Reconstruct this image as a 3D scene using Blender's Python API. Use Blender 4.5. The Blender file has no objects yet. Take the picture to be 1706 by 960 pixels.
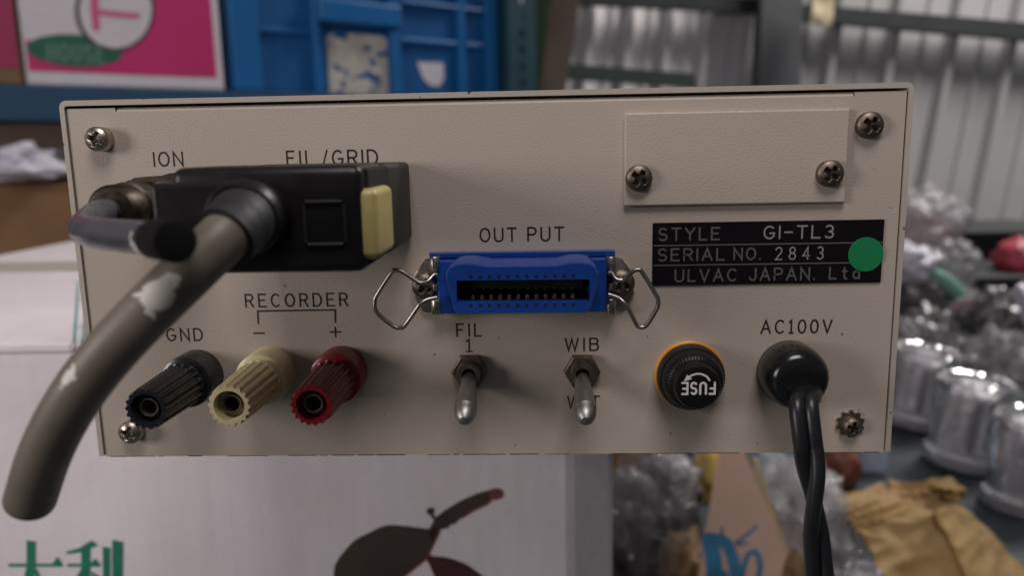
import bpy, bmesh, math, random
from mathutils import Vector, Matrix, noise
random.seed(7)
PI = math.pi
scn = bpy.context.scene
C = scn.collection

# ------------------------------------------------------------------ camera
FPX = 1318.0
RX, RY, RZ = 0.1740, 0.0361, -0.0194
CAM = Vector((0.0137, -0.1886, 0.0757))
def _cam_rot():
    B = Matrix(((1, 0, 0), (0, 0, -1), (0, 1, 0)))
    cx, sx, cy, sy, cz, sz = math.cos(RX), math.sin(RX), math.cos(RY), math.sin(RY), math.cos(RZ), math.sin(RZ)
    Rx = Matrix(((1, 0, 0), (0, cx, -sx), (0, sx, cx)))
    Ry = Matrix(((cy, 0, sy), (0, 1, 0), (-sy, 0, cy)))
    Rz = Matrix(((cz, -sz, 0), (sz, cz, 0), (0, 0, 1)))
    return Rz @ Rx @ Ry @ B
RC = _cam_rot()                       # rows: right, down, forward
cam = bpy.data.cameras.new('camera')
cam_o = bpy.data.objects.new('camera', cam); C.objects.link(cam_o)
r0, r1, r2 = Vector(RC[0]), Vector(RC[1]), Vector(RC[2])
M4 = Matrix.Identity(4)
for i in range(3):
    M4[i][0], M4[i][1], M4[i][2], M4[i][3] = r0[i], -r1[i], -r2[i], CAM[i]
cam_o.matrix_world = M4
cam.sensor_width = 36.0
cam.lens = 36.0 * FPX / 1706.0
cam.clip_start = 0.005; cam.clip_end = 60
cam.dof.use_dof = True
cam.dof.focus_distance = r2.dot(Vector((0, -0.008, 0.045)) - CAM)
cam.dof.aperture_fstop = 12.5
scn.camera = cam_o

# ------------------------------------------------------------------ light
world = bpy.data.worlds.new('World'); scn.world = world; world.use_nodes = True
bg = world.node_tree.nodes['Background']
bg.inputs[0].default_value = (0.86, 0.84, 0.95, 1); bg.inputs[1].default_value = 0.085
def area(name, loc, target, size, power, col, sy=None):
    l = bpy.data.lights.new(name, 'AREA'); l.energy = power; l.color = col
    l.shape = 'RECTANGLE'; l.size = size; l.size_y = sy or size
    o = bpy.data.objects.new(name, l); C.objects.link(o); o.location = loc
    o.rotation_euler = (Vector(target) - Vector(loc)).to_track_quat('-Z', 'Y').to_euler()
    return o
area('doorway_light', (-1.15, -0.66, 0.27), (0, 0.05, 0.03), 0.36, 7.2, (1.0, 0.94, 0.925), 0.45)
area('ceiling_light', (0.08, -0.42, 0.85), (0.05, 0.12, 0), 0.42, 4.7, (1.0, 0.945, 0.94), 0.35)
area('roof_light', (2.2, 1.95, 2.5), (1.2, 2.3, 0.0), 0.9, 90.0, (1.0, 0.965, 0.94), 0.9)
vs = scn.view_settings
vs.view_transform = 'Standard'; vs.look = 'None'; vs.exposure = 0.0; vs.gamma = 1.0
scn.display_settings.display_device = 'sRGB'
vs.use_curve_mapping = False

# ------------------------------------------------------------------ helpers
def ray(px, py):
    return r0 * ((px - 853) / FPX) + r1 * ((py - 480) / FPX) + r2
def at(px, py, Y):
    d = ray(px, py); return CAM + d * ((Y - CAM.y) / d.y)
def atz(px, py, Z):
    d = ray(px, py); return CAM + d * ((Z - CAM.z) / d.z)

class MB:
    def __init__(s): s.v = []; s.f = []; s.m = []; s.sm = []
    def add(s, v, f, mi=0, smooth=False):
        k = len(s.v); s.v += [tuple(p) for p in v]
        for q in f:
            s.f.append(tuple(i + k for i in q)); s.m.append(mi); s.sm.append(smooth)
        return s
    def bm(s, b, mi=0, smooth=False):
        b.verts.index_update()
        s.add([tuple(v.co) for v in b.verts], [[v.index for v in f.verts] for f in b.faces], mi, smooth); b.free(); return s
    def box(s, lo, hi, bev=0.0, seg=2, mi=0, smooth=False):
        b = bmesh.new(); bmesh.ops.create_cube(b, size=1)
        for v in b.verts:
            for i in range(3): v.co[i] = lo[i] + (v.co[i] + .5) * (hi[i] - lo[i])
        if bev: bmesh.ops.bevel(b, geom=b.edges[:], offset=bev, segments=seg, profile=.5, affect='EDGES')
        return s.bm(b, mi, smooth)
    def prism(s, pts, a, b_, axis=1, bev=0, seg=2, mi=0, smooth=False):
        """pts in the plane normal to axis (x,z for axis 1; x,y for axis 2)"""
        b = bmesh.new()
        def P(p, t): return (p[0], t, p[1]) if axis == 1 else ((p[0], p[1], t) if axis == 2 else (t, p[0], p[1]))
        v0 = [b.verts.new(P(p, a)) for p in pts]; v1 = [b.verts.new(P(p, b_)) for p in pts]
        n = len(pts)
        b.faces.new(v0); b.faces.new(v1[::-1])
        for i in range(n): b.faces.new((v0[i], v1[i], v1[(i + 1) % n], v0[(i + 1) % n]))
        bmesh.ops.recalc_face_normals(b, faces=b.faces[:])
        if bev:
            front = [e for e in b.edges if all(abs((v.co[axis]) - b_) < 1e-9 for v in e.verts)]
            bmesh.ops.bevel(b, geom=front, offset=bev, segments=seg, profile=.5, affect='EDGES')
        return s.bm(b, mi, smooth)
    def lathe(s, prof, org=(0, 0, 0), axis=(0, -1, 0), n=32, mi=0, smooth=True, flute=None, closed=False):
        """prof: (r, t[, fluted]) along axis; flute: pattern list of factors"""
        ax = Vector(axis).normalized()
        up = Vector((0, 0, 1)) if abs(ax.z) < .9 else Vector((1, 0, 0))
        e1 = ax.cross(up).normalized(); e2 = e1.cross(ax).normalized(); o = Vector(org)
        vs_, fs = [], []
        for p in prof:
            for k in range(n):
                a = 2 * PI * k / n; r = p[0]
                if flute and len(p) > 2 and p[2]: r *= flute[k % len(flute)]
                vs_.append(o + ax * p[1] + e1 * (r * math.cos(a)) + e2 * (r * math.sin(a)))
        for i in range(len(prof) - 1):
            for k in range(n):
                a, b = i * n + k, i * n + (k + 1) % n
                fs.append((a, b, b + n, a + n))
        m = len(prof) - 1
        fs.append(tuple(range(n))[::-1]) if not closed else None
        fs.append(tuple(m * n + k for k in range(n))) if not closed else None
        return s.add(vs_, fs, mi, smooth)
    def tube(s, path, rad, n=14, mi=0, cap=True, smooth=True, round_end=0):
        P = [Vector(p) for p in path]; N = len(P)
        if not isinstance(rad, (list, tuple)): rad = [rad] * N
        T = [((P[min(i + 1, N - 1)] - P[max(i - 1, 0)]).normalized()) for i in range(N)]
        up = Vector((0, 0, 1)) if abs(T[0].z) < .9 else Vector((1, 0, 0))
        e = T[0].cross(up).normalized(); vs_, fs = [], []
        rings = []
        for i in range(N):
            if i:
                q = T[i - 1].rotation_difference(T[i]); e = q @ e
            e = (e - T[i] * e.dot(T[i])).normalized(); f = T[i].cross(e)
            rings.append((P[i], e.copy(), f, rad[i]))
        if round_end:
            p, ee, ff, r = rings[-1]
            for k in range(1, 5):
                a = k / 5 * PI / 2 
                rings.append((p + T[-1] * (r * round_end * math.sin(a)), ee, ff, r * (1 - (1 - math.cos(a)) * .8)))
        for p, ee, ff, r in rings:
            for k in range(n):
                a = 2 * PI * k / n; vs_.append(p + ee * (r * math.cos(a)) + ff * (r * math.sin(a)))
        for i in range(len(rings) - 1):
            for k in range(n):
                a, b = i * n + k, i * n + (k + 1) % n
                fs.append((a, b, b + n, a + n))
        if cap:
            fs.append(tuple(range(n))[::-1]); m = len(rings) - 1
            fs.append(tuple(m * n + k for k in range(n)))
        return s.add(vs_, fs, mi, smooth)
    def mesh(s, name, mats):
        me = bpy.data.meshes.new(name); me.from_pydata(s.v, [], s.f)
        for m in (mats if isinstance(mats, (list, tuple)) else [mats]): me.materials.append(m)
        me.polygons.foreach_set('material_index', s.m); me.polygons.foreach_set('use_smooth', s.sm)
        me.update(); return me

def autosmooth(me, ang=40):
    try: me.set_sharp_from_angle(angle=math.radians(ang))
    except Exception: pass

def link(name, me, parent=None, loc=None, label=None):
    o = bpy.data.objects.new(name, me); C.objects.link(o)
    if loc is not None: o.location = loc
    if parent is not None:
        o.parent = parent
        p = parent; off = Vector((0, 0, 0))
        while p is not None: 
            off += Vector(p.location) if p.parent is None else Vector((0, 0, 0)); p = p.parent
        if parent.parent is None: o.matrix_parent_inverse = Matrix.Translation(-off)
        else: o.matrix_parent_inverse = Matrix.Translation(-Vector(parent.location))
    if label: o['label'] = label
    return o
def build(mb, name, mats, parent=None, label=None, ang=40, loc=None):
    me = mb.mesh(name, mats)
    if any(mb.sm): autosmooth(me, ang)
    return link(name, me, parent, loc, label)
def thing(name, label, cat, loc=(0, 0, 0), group=None):
    o = bpy.data.objects.new(name, None); C.objects.link(o); o.location = loc; o.empty_display_size = .01
    return tag(o, label, cat, group)
def tag(o, label, cat, group=None):
    o['label'] = label; o['category'] = cat
    if group: o['group'] = group
    return o
def catmull(pts, sub=8):
    P = [Vector(p) for p in pts]; P = [P[0] * 2 - P[1]] + P + [P[-1] * 2 - P[-2]]; out = []
    for i in range(1, len(P) - 2):
        a, b, c, d = P[i - 1:i + 3]
        for k in range(sub):
            t = k / sub
            out.append(.5 * ((2 * b) + (c - a) * t + (2 * a - 5 * b + 4 * c - d) * t * t + (3 * b - a - 3 * c + d) * t ** 3))
    out.append(P[-2]); return out

# ------------------------------------------------------------------ materials
MT = {}
def mat(name, col, rough=.5, metal=0., var=0., vscale=40., bump=0., bscale=800., spec=.5, coat=0., detail=3, dirt=None, dscale=60, dth=.6, rvar=0.):
    m = bpy.data.materials.new(name); m.use_nodes = True; nt = m.node_tree; N = nt.nodes; L = nt.links
    b = N['Principled BSDF']
    b.inputs['Base Color'].default_value = (*col, 1); b.inputs['Roughness'].default_value = rough
    b.inputs['Metallic'].default_value = metal; b.inputs['Specular IOR Level'].default_value = spec
    b.inputs['Coat Weight'].default_value = coat
    tc = N.new('ShaderNodeTexCoord')
    src = None
    if var:
        n = N.new('ShaderNodeTexNoise'); n.inputs['Scale'].default_value = vscale; n.inputs['Detail'].default_value = detail
        L.new(tc.outputs['Object'], n.inputs['Vector'])
        mp = N.new('ShaderNodeMapRange'); mp.inputs[1].default_value = .25; mp.inputs[2].default_value = .75
        mp.inputs[3].default_value = 1 - var; mp.inputs[4].default_value = 1 + var
        L.new(n.outputs['Fac'], mp.inputs[0])
        mx = N.new('ShaderNodeMix'); mx.data_type = 'RGBA'; mx.blend_type = 'MULTIPLY'; mx.inputs[0].default_value = 1
        mx.inputs[6].default_value = (*col, 1); L.new(mp.outputs[0], mx.inputs[7]); src = mx.outputs[2]
    if dirt:
        n = N.new('ShaderNodeTexNoise'); n.inputs['Scale'].default_value = dscale; n.inputs['Detail'].default_value = 6
        L.new(tc.outputs['Object'], n.inputs['Vector'])
        mp = N.new('ShaderNodeMapRange'); mp.inputs[1].default_value = dth; mp.inputs[2].default_value = dth + .03
        L.new(n.outputs['Fac'], mp.inputs[0])
        mx = N.new('ShaderNodeMix'); mx.data_type = 'RGBA'
        L.new(mp.outputs[0], mx.inputs[0])
        if src: L.new(src, mx.inputs[6])
        else: mx.inputs[6].default_value = (*col, 1)
        mx.inputs[7].default_value = (*dirt, 1); src = mx.outputs[2]
    if src: L.new(src, b.inputs['Base Color'])
    if rvar:
        n = N.new('ShaderNodeTexNoise'); n.inputs['Scale'].default_value = vscale * 2.3; n.inputs['Detail'].default_value = 4
        L.new(tc.outputs['Object'], n.inputs['Vector'])
        mp = N.new('ShaderNodeMapRange'); mp.inputs[3].default_value = max(0, rough - rvar); mp.inputs[4].default_value = rough + rvar
        L.new(n.outputs['Fac'], mp.inputs[0]); L.new(mp.outputs[0], b.inputs['Roughness'])
    if bump:
        n = N.new('ShaderNodeTexNoise'); n.inputs['Scale'].default_value = bscale; n.inputs['Detail'].default_value = 2
        L.new(tc.outputs['Object'], n.inputs['Vector'])
        bp = N.new('ShaderNodeBump'); bp.inputs['Strength'].default_value = 1; bp.inputs['Distance'].default_value = bump
        L.new(n.outputs['Fac'], bp.inputs['Height']); L.new(bp.outputs[0], b.inputs['Normal'])
    MT[name] = m; return m

def add_spots(m, spots, col):
    """paint spots: (centre, radius xyz)"""
    nt = m.node_tree; N = nt.nodes; L = nt.links; b = N['Principled BSDF']
    tc = N.new('ShaderNodeTexCoord')
    nz = N.new('ShaderNodeTexNoise'); nz.inputs['Scale'].default_value = 620; nz.inputs['Detail'].default_value = 4
    L.new(tc.outputs['Object'], nz.inputs['Vector'])
    acc = None
    for c, r, d in spots:
        d = Vector(d).normalized()
        mp = N.new('ShaderNodeMapping'); mp.vector_type = 'TEXTURE'
        mp.inputs['Location'].default_value = c; mp.inputs['Scale'].default_value = r
        mp.inputs['Rotation'].default_value = Vector((1, 0, 0)).rotation_difference(d).to_euler()
        L.new(tc.outputs['Object'], mp.inputs['Vector'])
        ln = N.new('ShaderNodeVectorMath'); ln.operation = 'LENGTH'; L.new(mp.outputs[0], ln.inputs[0])
        ad = N.new('ShaderNodeMath'); ad.operation = 'MULTIPLY_ADD'; ad.inputs[1].default_value = 2.2
        L.new(nz.outputs['Fac'], ad.inputs[0]); L.new(ln.outputs['Value'], ad.inputs[2])
        st = N.new('ShaderNodeMapRange'); st.inputs[1].default_value = 2.08; st.inputs[2].default_value = 2.02; L.new(ad.outputs[0], st.inputs[0])
        if acc is None: acc = st.outputs[0]
        else:
            mxx = N.new('ShaderNodeMath'); mxx.operation = 'MAXIMUM'; L.new(acc, mxx.inputs[0]); L.new(st.outputs[0], mxx.inputs[1]); acc = mxx.outputs[0]
    mx = N.new('ShaderNodeMix'); mx.data_type = 'RGBA'; L.new(acc, mx.inputs[0])
    src = b.inputs['Base Color'].links
    if src: L.new(src[0].from_socket, mx.inputs[6])
    else: mx.inputs[6].default_value = b.inputs['Base Color'].default_value
    mx.inputs[7].default_value = (*col, 1)
    L.new(mx.outputs[2], b.inputs['Base Color'])

def clear_mat(name, tint, alpha, rough=.12, bump=0, bscale=60):
    m = bpy.data.materials.new(name); m.use_nodes = True; nt = m.node_tree; N = nt.nodes; L = nt.links
    b = N['Principled BSDF']; b.inputs['Base Color'].default_value = (*tint, 1); b.inputs['Roughness'].default_value = rough
    b.inputs['Alpha'].default_value = alpha; b.inputs['Specular IOR Level'].default_value = .9
    if bump:
        tc = N.new('ShaderNodeTexCoord'); n = N.new('ShaderNodeTexNoise'); n.inputs['Scale'].default_value = bscale; n.inputs['Detail'].default_value = 4
        n.inputs['Distortion'].default_value = 1.2
        L.new(tc.outputs['Object'], n.inputs['Vector']); bp = N.new('ShaderNodeBump'); bp.inputs['Distance'].default_value = bump
        L.new(n.outputs['Fac'], bp.inputs['Height']); L.new(bp.outputs[0], b.inputs['Normal'])
    return m

PAINT = (.48, .408, .340)
paint = mat('beige_paint', PAINT, .48, var=.085, vscale=11, detail=7, bump=.00008, bscale=2100, dirt=(.12, .09, .07), dscale=420, dth=.735)
paint_plain = mat('beige_paint_cover', (.47, .41, .35), .45, var=.04, vscale=30, bump=.00008, bscale=1300)
paint_rim = mat('beige_paint_chipped', (.47, .41, .35), .45, dirt=(.05, .035, .028), dscale=260, dth=.65, bump=.00005, bscale=1500)
ink = mat('black_ink', (.014, .010, .010), .6)
nickel = mat('aged_nickel', (.46, .41, .35), .34, 1., var=.25, vscale=600, rvar=.12)
nickel_dark = mat('tarnished_steel', (.19, .155, .125), .5, 1., var=.35, vscale=700, rvar=.15)
steel_wire = mat('bail_wire_steel', (.36, .33, .30), .36, 1., var=.3, vscale=350, rvar=.15)
lever_metal = mat('switch_lever_nickel', (.36, .345, .315), .46, 1., var=.12, vscale=800, rvar=.12)
black_plastic = mat('black_plastic', (.009, .0075, .0072), .36, spec=.32, var=.3, vscale=120, bump=.00003, bscale=2500, rvar=.1)
black_dull = mat('dull_black_plastic', (.018, .015, .014), .5, spec=.35, var=.3, vscale=120, bump=.00004, bscale=2200)
black_gloss = mat('glossy_black_rubber', (.008, .008, .009), .2, rvar=.06, vscale=200)
black_void = mat('dark_cavity', (.004, .004, .004), .9)
blue_plastic = mat('blue_connector_plastic', (.008, .050, .26), .30, var=.12, vscale=200, rvar=.08)
gold = mat('gold_contact', (.36, .21, .09), .35, 1.)
post_black = mat('black_post_plastic', (.012, .013, .017), .28, var=.25, vscale=400, rvar=.1)
post_cream = mat('cream_post_plastic', (.66, .56, .32), .38, var=.08, vscale=400, rvar=.08)
post_red = mat('red_post_plastic', (.20, .006, .014), .32, var=.12, vscale=400, rvar=.08)
orange = mat('orange_ring', (.60, .27, .03), .45, var=.1, vscale=300)
white_print = mat('white_print', (.72, .66, .62), .6)
name_black = mat('nameplate_black', (.007, .005, .007), .5, var=.2, vscale=200, rvar=.08, spec=.15)
name_line = mat('nameplate_silver_line', (.15, .135, .13), .5, .2)
name_text = mat('nameplate_silver_text', (.14, .128, .122), .5, .2)
name_stamp = mat('nameplate_stamped_text', (.34, .32, .31), .5, .2)
green_dot = mat('green_sticker_paper', (.004, .20, .065), .6, var=.05, vscale=500)
cream_lever = mat('cream_latch_plastic', (.43, .355, .135), .38, var=.1, vscale=300, rvar=.08)
boot_rubber = mat('boot_rubber', (.013, .0125, .014), .55, var=.25, vscale=300, bump=.00006, bscale=1500)
cable_big = mat('grey_cable_jacket', (.155, .130, .100), .48, var=.12, vscale=120, rvar=.08)
cable_small = mat('slate_cable_jacket', (.075, .074, .086), .27, var=.12, vscale=150, rvar=.1)
cord_black = mat('black_cord_rubber', (.012, .012, .014), .38, var=.2, vscale=300, rvar=.08)

# ------------------------------------------------------------------ stroke lettering
def arc(cx, cy, rx, ry, a0, a1, n=9):
    return [(cx + rx * math.cos(math.radians(a0 + (a1 - a0) * i / n)), cy + ry * math.sin(math.radians(a0 + (a1 - a0) * i / n))) for i in range(n + 1)]
G = {
 'A': (.72, [[(0, 0), (.36, 1), (.72, 0)], [(.13, .34), (.59, .34)]]),
 'B': (.62, [[(0, 0), (0, 1), (.36, 1)] + arc(.36, .765, .22, .235, 90, -90, 8)[1:] + [(0, .53)], [(.36, .53)] + arc(.36, .265, .26, .265, 90, -90, 8) + [(0, 0)]]),
 'C': (.68, [arc(.36, .5, .36, .5, 48, 312, 16)]),
 'D': (.66, [[(0, 0), (0, 1), (.26, 1)] + arc(.26, .5, .40, .5, 90, -90, 12)[1:] + [(0, 0)]]),
 'E': (.58, [[(.58, 1), (0, 1), (0, 0), (.58, 0)], [(0, .52), (.48, .52)]]),
 'F': (.56, [[(.56, 1), (0, 1), (0, 0)], [(0, .52), (.46, .52)]]),
 'G': (.70, [arc(.36, .5, .36, .5, 48, 330, 16) + [(.69, .44), (.40, .44)]]),
 'H': (.64, [[(0, 0), (0, 1)], [(.64, 0), (.64, 1)], [(0, .52), (.64, .52)]]),
 'I': (.0, [[(0, 0), (0, 1)]]),
 'J': (.46, [[(.46, 1), (.46, .24)] + arc(.23, .24, .23, .24, 0, -180, 9)[1:]]),
 'L': (.54, [[(0, 1), (0, 0), (.54, 0)]]),
 'N': (.66, [[(0, 0), (0, 1), (.66, 0), (.66, 1)]]),
 'O': (.74, [arc(.37, .5, .37, .5, 90, 450, 24)]),
 'P': (.60, [[(0, 0), (0, 1), (.34, 1)] + arc(.34, .74, .26, .26, 90, -90, 9)[1:] + [(0, .48)]]),
 'R': (.62, [[(0, 0), (0, 1), (.34, 1)] + arc(.34, .745, .26, .255, 90, -90, 9)[1:] + [(0, .49)], [(.32, .49), (.62, 0)]]),
 'S': (.60, [arc(.30, .745, .28, .255, 35, 270, 12) + arc(.30, .255, .30, .255, 90, -145, 12)[1:]]),
 'T': (.66, [[(0, 1), (.66, 1)], [(.33, 1), (.33, 0)]]),
 'U': (.64, [[(0, 1), (0, .3)] + arc(.32, .3, .32, .3, 180, 360, 12)[1:] + [(.64, 1)]]),
 'V': (.68, [[(0, 1), (.34, 0), (.68, 1)]]),
 'W': (.96, [[(0, 1), (.24, 0), (.48, .95), (.72, 0), (.96, 1)]]),
 'Y': (.68, [[(0, 1), (.34, .48), (.68, 1)], [(.34, .48), (.34, 0)]]),
 '0': (.56, [arc(.28, .5, .28, .5, 90, 450, 24)]),
 '1': (.30, [[(0, .82), (.15, 1), (.15, 0)], [(0, 0), (.30, 0)]]),
 '2': (.56, [arc(.28, .73, .27, .27, 165, -35, 10) + [(0, 0), (.56, 0)]]),
 '3': (.56, [arc(.27, .75, .25, .25, 140, -90, 10), arc(.27, .25, .28, .25, 90, -145, 10)]),
 '4': (.60, [[(.44, 0), (.44, 1), (0, .28), (.60, .28)]]),
 '8': (.56, [arc(.28, .755, .23, .245, -90, 270, 16), arc(.28, .255, .28, .255, 90, 450, 16)]),
 '-': (.50, [[(0, .5), (.50, .5)]]),
 '+': (.60, [[(0, .5), (.6, .5)], [(.3, .2), (.3, .8)]]),
 '.': (.0, [[(0, 0), (0.0, .05)]]),
 '/': (.34, [[(0, 0), (.34, 1)]]),
 't': (.38, [[(.16, .95), (.16, .16), (.24, 0), (.36, 0)], [(0, .66), (.36, .66)]]),
 'd': (.50, [[(.5, 1), (.5, 0)], arc(.25, .33, .25, .33, 50, 310, 14)]),
 ' ': (.36, []),
}
def ribbon(mb, pts, w, fmap, k=0, mi=0):
    """flat ribbon with mitred joints and round ends; fmap(u,v,k)->3D"""
    P = [Vector((p[0], p[1])) for p in pts]
    Q = [P[0]]
    for p in P[1:]:
        if (p - Q[-1]).length > 1e-7: Q.append(p)
    P = Q; N = len(P); closed = N > 3 and (P[0] - P[-1]).length < 1e-5
    if N < 2: return
    L_, R_ = [], []
    for i in range(N):
        if closed and i in (0, N - 1): a = (P[-1] - P[-2]).normalized(); b = (P[1] - P[0]).normalized()
        else:
            a = (P[i] - P[i - 1]).normalized() if i else None; b = (P[i + 1] - P[i]).normalized() if i < N - 1 else None
            a = a or b; b = b or a
        t = (a + b)
        t = t.normalized() if t.length > 1e-4 else a
        n = Vector((-t.y, t.x)); c = max(.35, n.dot(Vector((-a.y, a.x))))
        L_.append(P[i] + n * (w / 2 / c)); R_.append(P[i] - n * (w / 2 / c))
    pts3 = []; fs = []
    for a, b in zip(L_, R_): pts3 += [a, b]
    for i in range(N - 1): fs.append((2 * i, 2 * i + 1, 2 * i + 3, 2 * i + 2))
    if not closed:
        for end in (0, 1):
            p = P[0] if end == 0 else P[-1]
            d = (P[0] - P[1]).normalized() if end == 0 else (P[-1] - P[-2]).normalized()
            n = Vector((-d.y, d.x)); s = len(pts3); K = 6
            for j in range(K + 1):
                a = -PI / 2 + PI * j / K
                pts3.append(p + d * (math.cos(a) * w / 2) + n * (math.sin(a) * w / 2))
            fs.append(tuple(range(s, s + K + 1)))
    mb.add([fmap(p.x, p.y, k) for p in pts3], fs, mi)
def text_width(s, sp): return sum(G[c][0] for c in s) + sp * (len(s) - 1)
def lettering(s, x0, x1, y0, y1, Y, m, parent, stroke=.13, sp=.42, label=None, sag=0, name='lettering', flip=False):
    """s spans pixels x0..x1 and cap height y0(top)..y1(bottom) measured at the left end; drawn on plane Y"""
    a = at(x0, y1, Y); t = at(x0, y0, Y); b = at(x1, y1, Y)
    h = t.z - a.z; wd = b.x - a.x; tw = text_width(s, sp); sx = wd / tw
    mb = MB(); k = 0; u = 0
    for c in s:
        w, st = G[c]
        for pl in st:
            def fm(U, V, K): return (a.x + U, Y - 2e-6 * K, a.z + V)
            pp = [((u + p[0]) * sx, p[1] * h) for p in pl]
            if flip: pp = [(wd - q[0], h - q[1]) for q in pp]
            ribbon(mb, pp, stroke * h, fm, k); k += 1
        u += w + sp
    return build(mb, name, m, parent, label)

# ================================================================== SETTING
FLOOR = -0.28
floor_m = mat('teal_grey_floor', (.028, .040, .044), .5, var=.25, vscale=6, bump=.001, bscale=40, rvar=.15)
fl = build(MB().add([(-9, -4, FLOOR), (9, -4, FLOOR), (9, 9, FLOOR), (-9, 9, FLOOR)], [(0, 1, 2, 3)]), 'floor', floor_m)
fl['kind'] = 'structure'

# ================================================================== GAUGE CONTROLLER
H = .0871; HW = .098
dev = thing('gauge_controller', 'beige metal instrument case with its labelled rear panel facing the camera', 'instrument', (0, .12, 0))
# cover: bent sheet over top and both sides
def rrect(xo, zt, r, zb=0.0003, n=6):
    p = [(-xo, zb)]
    p += [(-xo + r - r * math.cos(a), zt - r + r * math.sin(a)) for a in [PI / 2 * i / n for i in range(n + 1)]]
    p += [(xo - r + r * math.sin(a), zt - r + r * math.cos(a)) for a in [PI / 2 * i / n for i in range(n + 1)]]
    p += [(xo, zb)]
    return p
OUT = rrect(HW + .00150, H + .0019, .0017); INN = rrect(HW + .00035, H + .00065, .0007)
mb = MB(); n = len(OUT)
v = [(p[0], y, p[1]) for y in (-.0004, .25) for p in OUT] + [(p[0], y, p[1]) for y in (-.0004, .25) for p in INN]
fO = [(i, i + 1, n + i + 1, n + i) for i in range(n - 1)]
fI = [(2 * n + i + 1, 2 * n + i, 3 * n + i, 3 * n + i + 1) for i in range(n - 1)]
fF = [(i + 1, i, 2 * n + i, 2 * n + i + 1) for i in range(n - 1)]
fB = [(n + i, n + i + 1, 3 * n + i + 1, 3 * n + i) for i in range(n - 1)]
fE = [(0, n, 3 * n, 2 * n), (n - 1, 3 * n - 1, 4 * n - 1, 2 * n - 1)]
mb.add(v, fO + fI + fB + fE, 0, True); mb.add(v, fF, 1)
build(mb, 'cover', [paint_plain, paint_rim], dev)
# rear panel with its folded-back top edge between two flat corner tabs
tabw = .0117
mb = MB(); mb.prism([(-HW, 0), (HW, 0), (HW, H), (HW - tabw, H), (HW - tabw, H - .0009), (-HW + tabw, H - .0009), (-HW + tabw, H), (-HW, H)], .0012, 0)
rp = build(mb, 'rear_panel', paint, dev)
prof = [(-.00004, H - .0030), (-.00005, H - .0010), (.0001, H - .0005), (.0005, H - .0001), (.0011, H + .0001), (.010, H + .0001), (.010, H - .0012), (.0002, H - .0031)]
mb = MB(); mb.prism([(p[0] + .00005, p[1]) for p in prof], -HW + tabw + .0003, HW - tabw - .0003, axis=0, smooth=True)
build(mb, 'folded_edge', paint, rp)
mb = MB(); mb.box((-HW + .0004, .0013, 0.0001), (HW - .0004, .249, .0012))
build(mb, 'base_plate', paint_plain, dev)
mb = MB(); mb.box((-HW, .247, .0013), (HW, .2485, H - .001)); build(mb, 'front_panel', paint_plain, dev)
# worn dark paint along the bottom edge
mb = MB()
x = -HW + .001
while x < HW - .002:
    w = random.uniform(.001, .012)
    if random.random() < .8:
        t = random.uniform(.00004, .00016)
        mb.box((x, -.00003, -.0001), (min(x + w, HW), .0010, t))
    x += w + random.uniform(.0002, .0016)
build(mb, 'worn_edge', mat('bare_edge', (.045, .032, .026), .7), rp)

# ---- lettering on the panel
tp = -.00004
def lt(s, *a, **k): return lettering(s, *a, tp, ink, dev, label='dark %s lettering' % s, **k)
lt('ION', 257.5, 305, 254, 276.5, stroke=.135, sp=.38)
lt('FIL', 479, 522, 252, 275, stroke=.135, sp=.48)
lt('/', 538, 546, 250, 276, stroke=.10)
lt('GRID', 555, 629, 251, 275, stroke=.135, sp=.38)
lt('OUT', 800.5, 860, 381, 402.5, stroke=.14, sp=.40)
lt('PUT', 880, 939, 379.5, 401.5, stroke=.14, sp=.40)
lt('RECORDER', 410, 579, 491, 511.5, stroke=.135, sp=.50)
lt('GND', 279, 337.5, 548.5, 568, stroke=.14, sp=.44)
lt('FIL', 761.5, 801.5, 540.5, 560.5, stroke=.14, sp=.50)
lt('1', 777, 786.5, 566, 586, stroke=.12)
lt('WIB', 942, 996.5, 564.5, 584.5, stroke=.14, sp=.46)
lt('WIT', 946, 998.5, 661, 680, stroke=.14, sp=.46)
lt('AC100V', 1268, 1385, 534.5, 555.5, stroke=.14, sp=.42)
lt('-', 424, 441, 545, 566, stroke=.13)
lt('+', 551, 568, 541, 566, stroke=.11)
mb = MB()
ps = [at(430.5, 539, 0), at(429.5, 518.5, 0), at(558.5, 516.5, 0), at(559, 537, 0)]
ribbon(mb, [(p.x, p.z) for p in ps], .00042, lambda u, v_, k: (u, tp, v_))
build(mb, 'recorder_bracket_line', ink, dev)

mb = MB()
for k, (px, py, rx, ry, tl) in enumerate(((965.5, 643, 2.6, .8, 2.2), (1403, 557, 1.6, 1.6, 0), (905, 475, 1.4, 1.2, 0), (1117, 723, 1.5, 1.2, 0), (724, 591, 1.6, 1.3, 0), (1078, 561, 1.3, .9, .4), (474, 476, 1.8, 1.2, .7), (297, 527, 1.2, 1.2, 0), (1262, 739, 1.2, 1, 0), (640, 690, 1.1, .9, 0), (858, 742, 1.3, 1, 0))):
    mb.add([at(px + rx * math.cos(a_) * math.cos(tl) - ry * math.sin(a_) * math.sin(tl), py + rx * math.cos(a_) * math.sin(tl) + ry * math.sin(a_) * math.cos(tl), tp) for a_ in [-2 * PI * j / 9 for j in range(9)]], [tuple(range(9))])
build(mb, 'paint_specks', ink, dev)['kind'] = 'stuff'

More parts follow.
